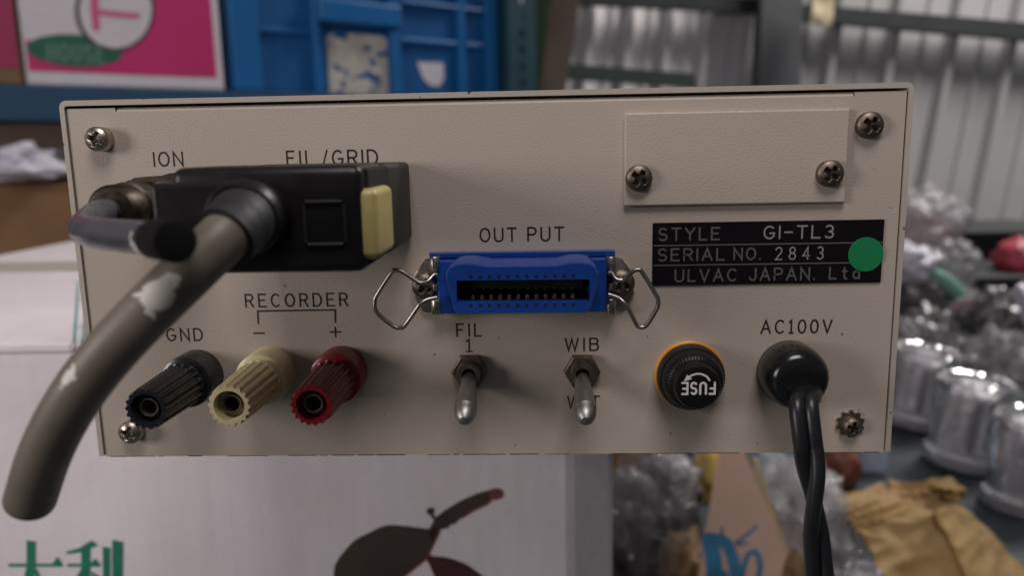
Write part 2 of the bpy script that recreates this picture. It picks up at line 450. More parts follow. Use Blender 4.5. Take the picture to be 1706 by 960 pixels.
# ---- screws: pan head with a cross recess
def screw_mesh(name, R=.0031, hgt=.0024, m=None, depth=.0016, n=48, rings=18, rotc=0., face=.93):
    mb = MB(); vs_ = []; fs = []
    prof = []
    for i in range(rings + 1):
        q = i / rings; r = R * face * q
        prof.append((r, hgt - .00085 * (q ** 2.6)))
    for (r, t) in prof:
        for k in range(n):
            a = 2 * PI * k / n; x_, z_ = r * math.cos(a), r * math.sin(a)
            cxr, czr = x_ * math.cos(rotc) - z_ * math.sin(rotc), x_ * math.sin(rotc) + z_ * math.cos(rotc)
            ax_, az_ = abs(cxr), abs(czr); arm = R * .60; hw = R * .17
            d1 = max(ax_ - arm, az_ - hw); d2 = max(az_ - arm, ax_ - hw); d3 = math.hypot(cxr, czr) - R * .30
            d = min(d1, d2, d3); s = min(1, max(0, (-d + R * .03) / (R * .10)))
            vs_.append((x_, -(t - depth * s), z_))
    for i in range(rings):
        for k in range(n):
            a, b = i * n + k, i * n + (k + 1) % n; fs.append((a, a + n, b + n, b))
    base = len(vs_)
    for (r, t) in ((R, hgt - .0012), (R * .99, 0)):
        for k in range(n):
            a = 2 * PI * k / n; vs_.append((r * math.cos(a), -t, r * math.sin(a)))
    L0 = rings * n
    for (s0, s1) in ((L0, base), (base, base + n)):
        for k in range(n): fs.append((s0 + k, s1 + k, s1 + (k + 1) % n, s0 + (k + 1) % n))
    mb.add(vs_, fs, 0, True); me = mb.mesh(name, m); autosmooth(me, 50); return me
sc_long = screw_mesh('screw', .0029, .0040, nickel, rotc=.35, face=.86)
sc_dark = screw_mesh('screw', .0031, .0024, nickel_dark, rotc=.6)
def put_screw(px, py, me, base=0., hh=.0028, parent=dev, label=None):
    p = at(px, py, base - hh); return link('screw', me, parent, (p.x, base, p.z), label)
put_screw(156, 231.5, sc_long, 0, .0040)
put_screw(211.5, 724.5, sc_long, 0, .0040)
put_screw(1455, 208, sc_dark)
# lower right screw on a toothed lock washer
p = at(1424, 715, -.003)
mb = MB(); pts = []
for k in range(40):
    a = 2 * PI * k / 40 + .2; r = .0035 if k % 4 in (0, 1) else .0029
    pts.append((p.x - .0002 + r * math.cos(a), p.z + .0004 + r * math.sin(a)))
mb.prism(pts, -.0000, -.0008)
for v_i in range(len(mb.v)):
    pass
build(mb, 'lock_washer', nickel, dev)
link('screw', screw_mesh('screw', .0023, .0020, nickel_dark, rotc=.2), dev, (p.x, -.0008, p.z), 'tarnished screw on a toothed washer')

# ---- blank cover plate
a = at(1040, 343.5, -.0013); b = at(1417, 180.5, -.0013)
cp = build(MB().box((a.x, -.0013, a.z), (b.x, 0.0002, b.z), .00035, 2), 'cover_plate', paint, dev, 'blank beige cover plate held by two screws')
put_screw(1066, 297, sc_dark, -.0013, .0024, cp)
put_screw(1387, 289.5, sc_dark, -.0013, .0024, cp)

# ---- nameplate
NY = -.0004
a = at(1086.5, 476, NY); b = at(1474, 365.5, NY)
npl = build(MB().box((a.x, NY, a.z), (b.x, 0.0001, b.z), .0001, 1), 'nameplate', name_black, dev, 'black nameplate with silver lettering')
def nl(s, x0, x1, y0, y1, m=name_text, st=.155, sp=.40): return lettering(s, x0, x1, y0, y1, NY - .00003, m, npl, stroke=st, sp=sp, label='silver %s lettering' % s)
nl('STYLE', 1098, 1198, 381, 400.5)
nl('GI-TL3', 1273, 1388, 377.5, 397.5, name_stamp, .14, .36)
nl('SERIAL', 1097, 1206, 415.5, 434.5)
nl('NO.', 1223, 1266, 414, 432.5)
nl('2843', 1292, 1371, 412.5, 432.5, name_stamp, .11, .70)
nl('ULVAC', 1125, 1226.5, 450, 469)
nl('JAPAN.', 1249, 1356, 448, 467)
nl('Ltd', 1382, 1431, 446, 464.5, sp=.55)
for (xa, ya, xb) in ((1090, 409.5, 1469), (1090, 442.5, 1466)):
    a = at(xa, ya, NY); b = at(xb, ya, NY)
    mb = MB(); ribbon(mb, [(a.x, a.z), (b.x, a.z)], .00028, lambda u, v_, k: (u, NY - .00002, v_))
    build(mb, 'rule_line', name_line, npl)
p = at(1442, 424, NY)
mb = MB(); mb.lathe([(.0041, .0), (.0041, .00012), (.0040, .00016)], (p.x, NY - .00012, p.z), n=40, smooth=False)
build(mb, 'round_sticker', green_dot, npl, 'round green sticker on the nameplate')

# ---- OUT PUT connector
cx0 = at(722, 500, 0).x; cx1 = at(1021, 500, 0).x
ztop = at(870, 420, 0).z; zbot = at(870, 517, 0).z
oc = bpy.data.objects.new('output_connector', None); C.objects.link(oc); oc.parent = dev; oc.empty_display_size = .01
oc.matrix_parent_inverse = Matrix.Translation(-Vector(dev.location)); oc['label'] = 'blue ribbon connector with wire bails'
def dshell_ring(outer, inner, y0, y1, yi, mb, mi=0):
    """outer wall y0..y1, front ring, inner wall to yi; outlines as (x,z)"""
    c = Vector((sum(p[0] for p in inner) / len(inner), sum(p[1] for p in inner) / len(inner)))
    def angs(poly): return [math.atan2(p[1] - c.y, p[0] - c.x) for p in poly]
    A = sorted(set([round(a_, 5) for a_ in angs(outer) + angs(inner)] + [round(-PI + 2 * PI * i / 48, 5) for i in range(48)]))
    def hit(poly, a_):
        d = Vector((math.cos(a_), math.sin(a_))); best = None
        for i in range(len(poly)):
            p = Vector(poly[i]) - c; q = Vector(poly[(i + 1) % len(poly)]) - c; e = q - p
            den = d.x * e.y - d.y * e.x
            if abs(den) < 1e-14: continue
            t = (p.x * e.y - p.y * e.x) / den; s = (p.x * d.y - p.y * d.x) / den
            if t > 0 and -1e-4 <= s <= 1.0001 and (best is None or t > best): best = t
        return c + d * best
    O = [hit(outer, a_) for a_ in A]; I = [hit(inner, a_) for a_ in A]; N = len(A)
    sh = lambda pt, f: c + (pt - c) * f
    rows = [[(o.x, y0, o.y) for o in O], [(o.x, y1 + .0012, o.y) for o in O], [(sh(o, .992).x, y1 + .0004, sh(o, .975).y) for o in O], [(sh(o, .978).x, y1, sh(o, .935).y) for o in O],
            [(i_.x, y1, i_.y) for i_ in I], [(i_.x, yi, i_.y) for i_ in I]]
    vv = [q for r in rows for q in r]; ff = []
    for r in range(5):
        for k in range(N): ff.append((r * N + k, r * N + (k + 1) % N, (r + 1) * N + (k + 1) % N, (r + 1) * N + k))
    mb.add(vv, ff, mi, True)
BY = -.0042; SY = -.0168
mb = MB(); mb.box((cx0 + .0016, BY, zbot + .0002), (cx1 - .0018, -.0002, ztop - .0012), .0004, 2)
mb.box((cx0 + .0003, -.0018, zbot + .0006), (cx1 - .0003, -.0004, ztop - .0004), .0003, 2)
mb.box((cx0 - .0003, -.0022, ztop - .0010), (cx1 + .0003, -.0003, ztop + .0004), .0002, 1)
build(mb, 'connector_base', blue_plastic, oc)
def sp_(px, py, Y=SY): q = at(px, py, Y); return (q.x, q.z)
outer_px = [(762, 524.5), (756, 519), (742, 466), (742.5, 456), (748, 446), (758, 440), (770, 438), (787, 438.5), (788, 443), (951, 441), (952, 436.5), (970, 436), (984, 438), (993, 445), (998, 455), (998.5, 464), (985, 517), (978, 522.5)]
inner_px = [(761, 504.5), (760.5, 467.5), (982.5, 465.5), (982.5, 503)]
mb = MB(); dshell_ring([sp_(*q) for q in outer_px], [sp_(*q) for q in inner_px], BY + .0002, SY, SY + .009, mb)
sh = build(mb, 'connector_shell', blue_plastic, oc, ang=18)
a = Vector(sp_(*inner_px[0])); b = Vector(sp_(*inner_px[2]))
mb = MB(); mb.box((a.x - .0003, SY + .0085, a.y - .0003), (b.x + .0003, SY + .0088, b.y + .0003))
build(mb, 'connector_cavity', black_void, oc)
mb = MB(); mb.box((a.x + .0012, SY + .0022, b.y - .0021), (b.x - .0012, SY + .0086, b.y - .0001), .0002, 1)
build(mb, 'contact_insulator', black_void, oc)
ctm = MB().box((-.00042, 0, 0), (.00042, .0055, .0011), .00012, 1).mesh('contact', gold)
ctu = MB().box((-.00042, 0, -.0009), (.00042, .0055, 0), .00012, 1).mesh('contact', gold)
hol = MB().box((-.00034, -.00004, -.00034), (.00034, .0002, .00034)).mesh('contact_slot', black_void)
for i in range(12):
    q = at(787.5 + (955 - 787.5) * i / 11, 503.0 - i * .12, SY + .0012)
    link('contact', ctm, oc, (q.x, SY + .0024, a.y + .00005))
    link('contact', ctu, oc, (q.x, SY + .0062, b.y - .0022))
    for (yy, s) in ((461.5, 0), (509.5, 1)):
        q = at(784.5 + (955.5 - 784.5) * i / 11, yy - i * .16, SY)
        link('contact_slot', hol, oc, (q.x, SY, q.z))
# hinge brackets, screws and wire bails
def bracket(sgn, px_t, tri, parent):
    mb = MB()
    zt = at(px_t, 428, BY).z; zb_ = at(px_t, 524, BY).z; xc = at(px_t, 470, BY).x
    for (za, zc) in ((zt, zt - .0041), (zb_ + .0037, zb_)):
        mb.lathe([(.0011, 0), (.00125, .0002), (.00125, abs(za - zc) - .0002), (.0011, abs(za - zc))], (xc, BY + .0006, zc), (0, 0, 1), 18)
        mb.box((xc - .0012, BY + .0010, zc), (xc + .0012, -.0002, za), .0002, 1)
    mb.box((xc - .0006, BY - .0002, zb_ + .0056), (xc + .0006, BY + .001, zb_ + .0074), .0003, 2)
    pts = [(at(q[0], q[1], -.001).x, at(q[0], q[1], -.001).z) for q in tri]
    mb.prism(pts, -.0001, -.0011, bev=.0002)
    return build(mb, 'hinge_bracket', nickel, parent)
bracket(-1, 725, [(727, 427), (727, 524), (705, 520), (690, 495), (690, 458), (708, 432)], oc)
bracket(1, 1018, [(1015, 424), (1015, 521), (1040, 512), (1056, 490), (1054, 455), (1037, 432)], oc)
for (px, py) in ((706, 478), (1037, 473)):
    p = at(px, py, -.0035); link('screw', sc_dark, oc, (p.x, -.0011, p.z))
def bail(pts, parent):
    path = catmull([at(q[0], q[1], q[2]) for q in pts], 6)
    mb = MB(); mb.tube(path, .00052, 10); return build(mb, 'wire_bail', steel_wire, parent)
bail([(728, 458, -.0058), (722, 459, -.0062), (714, 468, -.0072), (704, 471.5, -.0074), (695, 469, -.0074), (672, 454, -.0074), (661, 450.5, -.0074), (652, 455, -.0074), (628, 492, -.0074), (624.5, 503, -.0074), (625, 515, -.0074), (633, 526, -.0074), (656, 544, -.0074), (666, 546.5, -.0074), (675, 542, -.0074), (694, 515, -.0074), (701, 506, -.0074), (712, 499.5, -.0068), (728, 496, -.006)], oc)
bail([(1014, 455, -.0058), (1020, 456, -.0062), (1026, 465, -.0075), (1037, 467, -.0077), (1044, 462, -.0078), (1055, 452, -.0078), (1063, 449.5, -.0078), (1070, 454, -.0078), (1092, 490, -.0078), (1096.5, 501, -.0078), (1095, 513, -.0078), (1083, 534, -.0078), (1075, 544, -.0078), (1066, 545.5, -.0078), (1060, 540, -.0078), (1046, 513, -.0078), (1038, 503, -.0076), (1029, 496, -.0068), (1014, 491, -.006)], oc)

# ---- toggle switches
hexm = MB(); pts = [(.0045 * math.cos(PI / 3 * k), .0045 * math.sin(PI / 3 * k)) for k in range(6)]
hexm.prism(pts, 0, -.0022, bev=.0003); hex_me = hexm.mesh('hex_nut', nickel_dark)
bu = MB(); bu.lathe([(.0029, 0), (.0029, .0044), (.0027, .0048), (.0017, .0048), (.0015, .0020)], n=32)
bush_me = bu.mesh('bushing', nickel_dark); autosmooth(bush_me)
vo = MB(); vo.lathe([(.0016, .0021), (.0016, .0022)], n=24); void_me = vo.mesh('bushing_slot', black_void)
tilt = math.radians(22); axd = (0, -math.cos(tilt), -math.sin(tilt))
lv = MB(); lv.lathe([(.0016, .0008), (.0018, .0045), (.0020, .0068), (.00225, .0090), (.00245, .0112), (.00262, .0134), (.00268, .0144), (.00258, .0147), (.0025, .0158), (.00225, .0168), (.0018, .0177), (.0012, .0184), (.0006, .0187), (.0001, .0188)], (0, -.0008, 0), axd, 32)
lev_me = lv.mesh('lever', lever_metal); autosmooth(lev_me, 20)
for (px, py) in ((782, 621), (970, 621)):
    p = at(px, py, -.0022)
    t = bpy.data.objects.new('toggle_switch', None); C.objects.link(t); t.parent = dev
    t.matrix_parent_inverse = Matrix.Translation(-Vector(dev.location)); t.location = (p.x, 0, p.z); t.empty_display_size = .01
    for nm, me in (('hex_nut', hex_me), ('bushing', bush_me), ('bushing_slot', void_me), ('lever', lev_me)):
        o = bpy.data.objects.new(nm, me); C.objects.link(o); o.parent = t

# ---- binding posts
FL = [1, 1, .90, .90]
def post(px, py, m, label):
    p = at(px, py, -.027)
    t = bpy.data.objects.new('binding_post', None); C.objects.link(t); t.parent = dev
    t.matrix_parent_inverse = Matrix.Translation(-Vector(dev.location)); t.location = (p.x, 0, p.z); t['label'] = label; t.empty_display_size = .01
    def sub(nm, mb, mm, ang=35):
        me = mb.mesh(nm, mm); autosmooth(me, ang); o = bpy.data.objects.new(nm, me); C.objects.link(o); o.parent = t
    mb = MB(); mb.lathe([(.0064, 0), (.0064, .0062), (.0062, .0074), (.0052, .0079), (.0046, .0079)], n=48); sub('collar', mb, m)
    mb = MB(); mb.lathe([(.0046, .0086), (.0053, .0088), (.0054, .0096), (.00525, .0098, 1), (.00475, .0262, 1), (.0046, .0270, 1), (.0034, .0270), (.0033, .0268), (.0032, .0238), (.0020, .0236)], n=72, flute=FL); sub('knob', mb, m, 30)
    mb = MB(); mb.lathe([(.0045, .0076), (.0045, .0090)], n=32); sub('thread_gap', mb, nickel_dark)
    mb = MB(); mb.lathe([(.0022, .0200), (.0022, .0255), (.00205, .0257), (.0018, .0257), (.0017, .0255), (.0017, .0205)], n=32); sub('socket', mb, nickel_dark)
    mb = MB(); mb.lathe([(.0017, .0237), (.0017, .0239)], n=24); sub('bore', mb, black_void)
post(243, 682.5, post_black, 'black binding post below GND')
post(381.5, 677, post_cream, 'cream binding post below the minus sign')
post(519, 676, post_red, 'dark red binding post below the plus sign')

# ---- fuse holder
fp = at(1163, 647, -.0115); fx, fz = fp.x, fp.z
fu = bpy.data.objects.new('fuse_holder', None); C.objects.link(fu); fu.parent = dev; fu.empty_display_size = .01
fu.matrix_parent_inverse = Matrix.Translation(-Vector(dev.location)); fu['label'] = 'black fuse holder on an orange ring'
mb = MB(); mb.lathe([(.0084, 0), (.0086, .0004), (.0086, .0009), (.0082, .0013), (.0070, .0013)], (fx, 0, fz), n=48); build(mb, 'mounting_ring', orange, fu)
mb = MB(); mb.lathe([(.0080, .0013), (.0081, .0020), (.0081, .0034), (.0077, .0040), (.0060, .0040)], (fx, 0, fz), n=48); build(mb, 'holder_flange', black_dull, fu)
mb = MB(); mb.lathe([(.0074, .0040), (.0074, .0042, 1), (.0073, .0058, 1), (.0068, .0072, 1), (.0060, .0080), (.0055, .0082), (.00535, .0108), (.0050, .0114), (.0044, .0115)], (fx, 0, fz), n=192, flute=[1, 1, .978, .978])
build(mb, 'fuse_cap', mat('fuse_cap_black', (.007, .0065, .0065), .38, spec=.3), fu, ang=28)
lettering('FUSE', 1136.5, 1190.5, 638.5, 657, -.01153, white_print, fu, stroke=.19, sp=.42, label='upside-down white FUSE lettering', flip=True)
mb = MB(); Yf = -.01153
q = [at(x_, y_, Yf) for x_, y_ in ((1182, 634), (1178, 628), (1170, 624), (1162, 623), (1154, 625), (1147, 629))]
ribbon(mb, [(p.x, p.z) for p in q], .00045, lambda u, v_, k: (u, Yf, v_))
tri = [at(x_, y_, Yf - .00001) for x_, y_ in ((1139, 636), (1153, 632), (1145, 624.5))]
mb.add(tri, [(0, 1, 2)])
build(mb, 'arrow_mark', white_print, fu)

# ---- mains cord entry
gp = at(1330, 633, -.008); gx, gz = gp.x, gp.z
mb = MB(); mb.lathe([(.0074, 0), (.0077, .0006), (.0077, .0050), (.0074, .0072), (.0066, .0090), (.0054, .0100), (.0035, .0104), (.0012, .0104)], (gx, 0, gz), n=48)
gr = build(mb, 'cord_grommet', black_gloss, dev)
mb = MB(); mb.box((gx - .0036 + .0016, -.0106, gz - .0058), (gx + .0036 + .0016, -.004, gz + .0000), .0017, 3, smooth=True)
build(mb, 'cord_exit', black_void, gr)
ctr = catmull([(gx + .0015, -.004, gz - .001), (gx + .0017, -.0098, gz - .0024), at(1339, 672, -.0160), at(1343, 715, -.0185), at(1349, 765, -.0190), at(1354, 815, -.0190), at(1358, 870, -.0185), at(1363, 930, -.018), at(1372, 1030, -.017), at(1390, 1250, -.012), at(1410, 1600, -.004)] + [(.10, .01, FLOOR + .004), (.16, .02, FLOOR + .004), (.26, .0, FLOOR + .004)], 10)
N = len(ctr)
for s in (-1, 1):
    pth = []
    for i, p in enumerate(ctr):
        t_ = i / 10.0
        ang = 0 if t_ < 3.6 else (t_ - 3.6) / 1.5 * (PI * .5) if t_ < 5.1 else PI * .5 + (t_ - 5.1) * .90
        if t_ > 6.4: ang = 2.74 + min(.4, (t_ - 6.4) * .4)
        pth.append(p + Vector((math.cos(ang), -math.sin(ang), 0)) * (s * .00155))
    mb = MB(); mb.tube(pth, .00174, 14); build(mb, 'power_cord', cord_black, dev)

# ================================================================== FIL/GRID PLUG
x0 = at(447, 300, 0).x; x1 = at(684, 300, 0).x; zt = at(684, 267, 0).z; zb = at(684, 400, 0).z
PF = -.051
pl = thing('multipin_plug', 'black rectangular plug with cream latch and cut grey cable, plugged into the panel', 'plug', ((x0 + x1) / 2, 0, zb))
mb = MB(); mb.box((x0 + .0004, -.030, zb + .0004), (x1, -.0006, zt - .0003), .0012, 3, smooth=True)
build(mb, 'rear_shell', black_dull, pl)
mb = MB(); mb.box((x0, PF, zb), (x1 - .0003, -.0302, zt), .0019, 4, smooth=True)
build(mb, 'front_shell', black_plastic, pl)
zc = (zt + zb) / 2
mb = MB(); mb.box((x1 - .004, -.0485, zb + .0012), (x1 + .0003, -.0286, zt - .0006), .0005, 2); build(mb, 'latch_slot', black_void, pl)
mb = MB(); mb.box((x1 - .003, -.0503, zb + .0022), (x1 + .0020, -.0345, zt - .0042), .0014, 4, smooth=True); build(mb, 'latch_lever', cream_lever, pl)
# raised square on the front
qa = at(514, 408, PF); qb = at(569, 336, PF)
mb = MB()
for (xa_, za_, xb_, zb_) in ((qa.x, qb.z, qb.x, qb.z), (qb.x + .0004, qb.z - .0004, qb.x + .0004, qa.z + .0004), (qb.x, qa.z, qa.x, qa.z), (qa.x - .0004, qa.z + .0004, qa.x - .0004, qb.z - .0004)):
    mb.tube([Vector((xa_, PF - .0001, za_)), Vector((xb_, PF - .0001, zb_))], .0004, 10)
build(mb, 'raised_square', black_dull, pl)
# seam between shells on top
# clamp block with a rounded end
bx0 = at(253, 360, -.0585).x; bx1 = at(463, 360, -.0585).x; bz1 = at(350, 304.5, -.0585).z; bz0 = at(350, 430, -.0585).z
R_ = (bz1 - bz0) / 2; zc2 = (bz0 + bz1) / 2
pts = [(bx0, bz0), (bx1 - R_, bz0)] + [(bx1 - R_ + R_ * math.sin(a_), zc2 - R_ * math.cos(a_)) for a_ in [PI * i / 16 for i in range(1, 16)]] + [(bx1 - R_, bz1), (bx0, bz1)]
mb = MB(); mb.prism(pts, PF + .0004, -.0585, bev=.0008, seg=3); build(mb, 'clamp_block', black_plastic, pl)
path = [at(415, 357, -.052), at(407, 363, -.0585), at(394, 376, -.0630), at(374, 395, -.0662), at(338, 430, -.0685), at(293, 474, -.0700), at(235, 531, -.0712), at(182, 588, -.0718), at(137, 645, -.0716), at(100, 705, -.0705), at(72, 765, -.0690), at(50, 834, -.0665)]
cp_ = catmull(path, 8)
mb = MB(); mb.tube(catmull(path[:4], 8), [.0056] * 9 + [.0054] * 8 + [.0051] * 8, 28); build(mb, 'cable_boot', boot_rubber, pl)
bd = (path[2] - path[1]).normalized()
mb = MB(); mb.tube([path[1] - bd * .001, path[1] + bd * .0006, path[1] + bd * .0016], [.0064, .0064, .0059], 32); build(mb, 'boot_ring', black_plastic, pl)
mb = MB(); mb.tube(cp_[14:], .00405, 28, round_end=.5)
add_spots(cable_big, [(at(263, 487, -.0745), (.0042, .0016, .0026), (.7, 0, .7)), (at(287, 455, -.074), (.0014, .0006, .0030), (.7, 0, .7)), (at(121, 630, -.0752), (.0018, .0007, .002), (.6, 0, .8))], (.62, .58, .52))
build(mb, 'cable', cable_big, pl)

# ================================================================== ION COAX PLUG
ip = at(188, 352, -.032); ix, iz = ip.x, ip.z
io = thing('coaxial_plug', 'round tarnished metal plug with short cut slate cable beneath ION', 'plug', (ix, 0, iz))
KN = [1, 1, .95, .95]
oxide = mat('blackened_brass', (.075, .060, .048), .45, 1., var=.5, vscale=500, rvar=.15)
mb = MB(); mb.lathe([(.0068, .0001), (.0068, .004), (.0058, .0044), (.0058, .0085)], (ix, 0, iz), n=40); build(mb, 'jack_body', oxide, io)
mb = MB(); mb.lathe([(.0050, .0080), (.0063, .0082), (.0064, .0090, 1), (.0064, .0195, 1), (.0061, .0205), (.0048, .0207)], (ix, 0, iz), n=96, flute=KN); build(mb, 'coupling_ring', oxide, io)
mb = MB(); mb.lathe([(.0046, .0200), (.0055, .0210), (.0056, .0262), (.0050, .0266), (.0050, .0272), (.0054, .0276), (.0053, .0318), (.0046, .0330), (.0030, .0332)], (ix, 0, iz), n=40); build(mb, 'clamp_nut', oxide, io)
cpath = [Vector((ix, -.030, iz)), Vector((ix - .0002, -.036, iz)), at(147, 370, -.0450), at(141, 382, -.0530), at(160, 388, -.0600), at(195, 392, -.0650), at(235, 396, -.0690), at(264, 399, -.0725)]
cq = catmull(cpath, 10)
mb = MB(); mb.tube(cq, .00262, 24)
add_spots(cable_small, [(at(241, 411, -.0715), (.0019, .0016, .0024), (1, 0, 0))], (.70, .66, .58))
build(mb, 'cable', cable_small, io)
e0 = cq[-4]; e1 = at(293, 402, -.0790); ed = (e1 - e0).normalized()
mb = MB(); mb.tube([e0, e0 + ed * .001, e1 - ed * .0006, e1, e1 + ed * .0001], [.0027, .0030, .0031, .0030, .0026], 28); build(mb, 'cable_end_sleeve', mat('black_sleeve', (.006, .005, .005), .75, spec=.15), io)

# ================================================================== BACKGROUND
def sheet(corners, thick, nz, nscale, m, name, nu=16, nv=16, seed=0, parent=None, edge=0.):
    """crumpled sheet between four 3D corners TL,TR,BR,BL"""
    a, b, c, d = [Vector(q) for q in corners]; mb = MB(); vs_ = []
    nrm = (b - a).cross(d - a).normalized()
    for side in (0, 1):
        for j in range(nv + 1):
            for i in range(nu + 1):
                u, w = i / nu, j / nv
                if edge:
                    u2 = u + edge * noise.noise(Vector((seed + 9, w * 5, u))) * (1 if i in (0, nu) else .3)
                    w2 = w + edge * noise.noise(Vector((u * 5, seed + 4, w))) * (1 if j in (0, nv) else .3)
                else: u2, w2 = u, w
                p = (a * (1 - u2) + b * u2) * (1 - w2) + (d * (1 - u2) + c * u2) * w2
                h = noise.noise(p * nscale + Vector((seed, 0, 0))) + 1.1 * abs(noise.noise(Vector((u * 1.3 + seed, w * 5.5 + u, seed)))) + .20 * abs(noise.noise(Vector((u * 4.0 + w * 6, w * 3.0 + seed, 2)))) + .10 * noise.noise(p * nscale * 5)
                vs_.append(p + nrm * (nz * h + side * thick))
    M = (nu + 1) * (nv + 1); fs = []
    for j in range(nv):
        for i in range(nu):
            q = j * (nu + 1) + i
            fs.append((q, q + 1, q + nu + 2, q + nu + 1)); fs.append((M + q, M + q + nu + 1, M + q + nu + 2, M + q + 1))
    ring = [i for i in range(nu + 1)] + [(j + 1) * (nu + 1) - 1 for j in range(1, nv + 1)] + [nv * (nu + 1) + i for i in range(nu - 1, -1, -1)] + [j * (nu + 1) for j in range(nv - 1, 0, -1)]
    for k in range(len(ring)):
        p, q = ring[k], ring[(k + 1) % len(ring)]; fs.append((q, p, p + M, q + M))
    mb.add(vs_, fs, 0, True); return build(mb, name, m, parent, ang=60)
def crumple(center, rad, name, m, seed, sub=4, amp=.28, fs=2.2, flat=None, parent=None):
    """crumpled bag: faceted noisy blob"""
    b = bmesh.new(); bmesh.ops.create_icosphere(b, subdivisions=sub, radius=1)
    s = Vector((seed * 3.7, seed * 1.3, -seed * 2.1))
    for v_ in b.verts:
        d = v_.co.normalized()
        r = 1 + amp * noise.noise(d * fs + s) + amp * .9 * (abs(noise.noise(d * fs * 2.1 + s)) - .25) + amp * .22 * (abs(noise.noise(d * fs * 4.7 + s)) - .25)
        v_.co = Vector((d.x * r * rad[0], d.y * r * rad[1], d.z * r * rad[2])) + Vector(center)
        if flat is not None and v_.co.z < flat: v_.co.z = flat + .001 * noise.noise(v_.co * 50)
    mb = MB(); mb.bm(b, 0, True)
    return build(mb, name, m, parent, ang=70)

# ---- corrugated wall, its post and rails
WY = 3.0
wall_m = mat('galvanised_sheet', (.46, .445, .445), .7, .0, var=.10, vscale=3, rvar=.08)
wall_w = mat('white_sheet', (.88, .84, .84), .75, var=.08, vscale=4)
def corrugated(px_a, px_b, m, parent, ribs, lean, Y=WY):
    """trapezoid ribs; lean = sideways shift per metre of height"""
    mb = MB(); z0, z1 = FLOOR, 2.6; prof = []
    xa, xb = at(px_a, 130, Y).x, at(px_b, 130, Y).x
    per = ribs; x_ = xa
    while x_ < xb:
        for (f, d) in ((0, 0), (.26, 0), (.29, -.012), (.36, -.012), (.39, 0), (.66, 0), (.74, -.036), (.84, -.036), (.92, 0)):
            xx = x_ + f * per
            if xx <= xb: prof.append((xx, Y + d))
        x_ += per
    zr = at((px_a + px_b) / 2, 130, Y).z
    n_ = len(prof)
    v_ = [(p[0] + lean * (z - zr), p[1], z) for z in (z0, z1) for p in prof]
    mb.add(v_, [(i, i + 1, n_ + i + 1, n_ + i) for i in range(n_ - 1)], 0, False)
    return build(mb, 'corrugated_sheet', m, parent)
wl = thing('corrugated_wall', 'ribbed metal cladding wall with dark steel frame behind everything', 'wall', (1, WY, FLOOR))
corrugated(1300, 2300, wall_m, wl, .222, .13)
corrugated(925, 1296, wall_w, wl, .150, .12, WY + .02)
corrugated(-1500, 918, wall_m, wl, .222, .0, WY + .03)
steel = mat('dark_painted_steel', (.040, .043, .045), .8, var=.2, vscale=8)
steel_g = mat('grey_painted_steel', (.10, .104, .112), .8, var=.15, vscale=8)
def pxprism(pts, Y, depth, name, m, parent, bev=.004):
    q = [at(p[0], p[1], Y) for p in pts]
    return build(MB().prism([(p.x, p.z) for p in q], Y + depth, Y, bev=bev), name, m, parent)
pxprism([(1276, -160), (1345, -160), (1322, 420), (1252, 420)], WY - .16, .1, 'frame_post', steel_g, wl)
pxprism([(1341, 6), (1800, 44), (1800, 74), (1341, 33)], WY - .10, .05, 'frame_rail', steel, wl)
pxprism([(900, -30), (1273, -2), (1273, 20), (900, 2)], WY - .10, .05, 'frame_rail', steel, wl)
pxprism([(930, 104), (1160, 122), (1160, 146), (930, 130)], WY - .12, .05, 'frame_rail', mat('green_grey_steel', (.045, .062, .055), .5), wl)
rag_m = mat('yellowed_cloth', (.62, .52, .34), .8, dirt=(.55, .17, .04), dscale=9, dth=.62)
q = [at(1358, -60, 2.72), at(1402, -60, 2.72), at(1386, 42, 2.70), at(1352, 36, 2.70)]
tag(sheet(q, .012, .02, 14, rag_m, 'hanging_rag', 8, 16, 3), 'yellowed rag with orange stain hanging from the dark rail', 'rag')
q = [at(1369, 26, 2.69), at(1389, 30, 2.69), at(1386, 46, 2.69), at(1370, 44, 2.69)]

# ---- white carton under the instrument
white_card = mat('white_cardboard', (.83, .765, .79), .62, var=.06, vscale=18, bump=.0002, bscale=160)
def stretch(m, sc, amt, col):
    """fine vertical fluting and faint stains of the board"""
    nt = m.node_tree; N = nt.nodes; L = nt.links; b = N['Principled BSDF']
    tc = N.new('ShaderNodeTexCoord'); mp = N.new('ShaderNodeMapping'); mp.inputs['Scale'].default_value = sc
    n = N.new('ShaderNodeTexNoise'); n.inputs['Scale'].default_value = 1; n.inputs['Detail'].default_value = 3
    L.new(tc.outputs['Object'], mp.inputs[0]); L.new(mp.outputs[0], n.inputs['Vector'])
    r = N.new('ShaderNodeMapRange'); r.inputs[1].default_value = .35; r.inputs[2].default_value = .7; r.inputs[3].default_value = 0; r.inputs[4].default_value = amt
    L.new(n.outputs['Fac'], r.inputs[0])
    mx = N.new('ShaderNodeMix'); mx.data_type = 'RGBA'; L.new(r.outputs[0], mx.inputs[0])
    s = b.inputs['Base Color'].links
    if s: L.new(s[0].from_socket, mx.inputs[6])
    else: mx.inputs[6].default_value = b.inputs['Base Color'].default_value
    mx.inputs[7].default_value = (*col, 1); L.new(mx.outputs[2], b.inputs['Base Color'])
stretch(white_card, (260, 260, 5), .16, (.56, .50, .53))
stretch(white_card, (30, 30, 22), .22, (.55, .46, .44))
CT = -.0004
YF = atz(90, 572, CT).y; YB = atz(40, 375, CT).y
xr0 = at(958, 850, YF).x; xr1 = at(1021, 850, YF + .008).x
wc = thing('white_carton', 'white cardboard carton with green characters and leaf print, under the instrument', 'carton', (-.1, YF + .2, FLOOR))
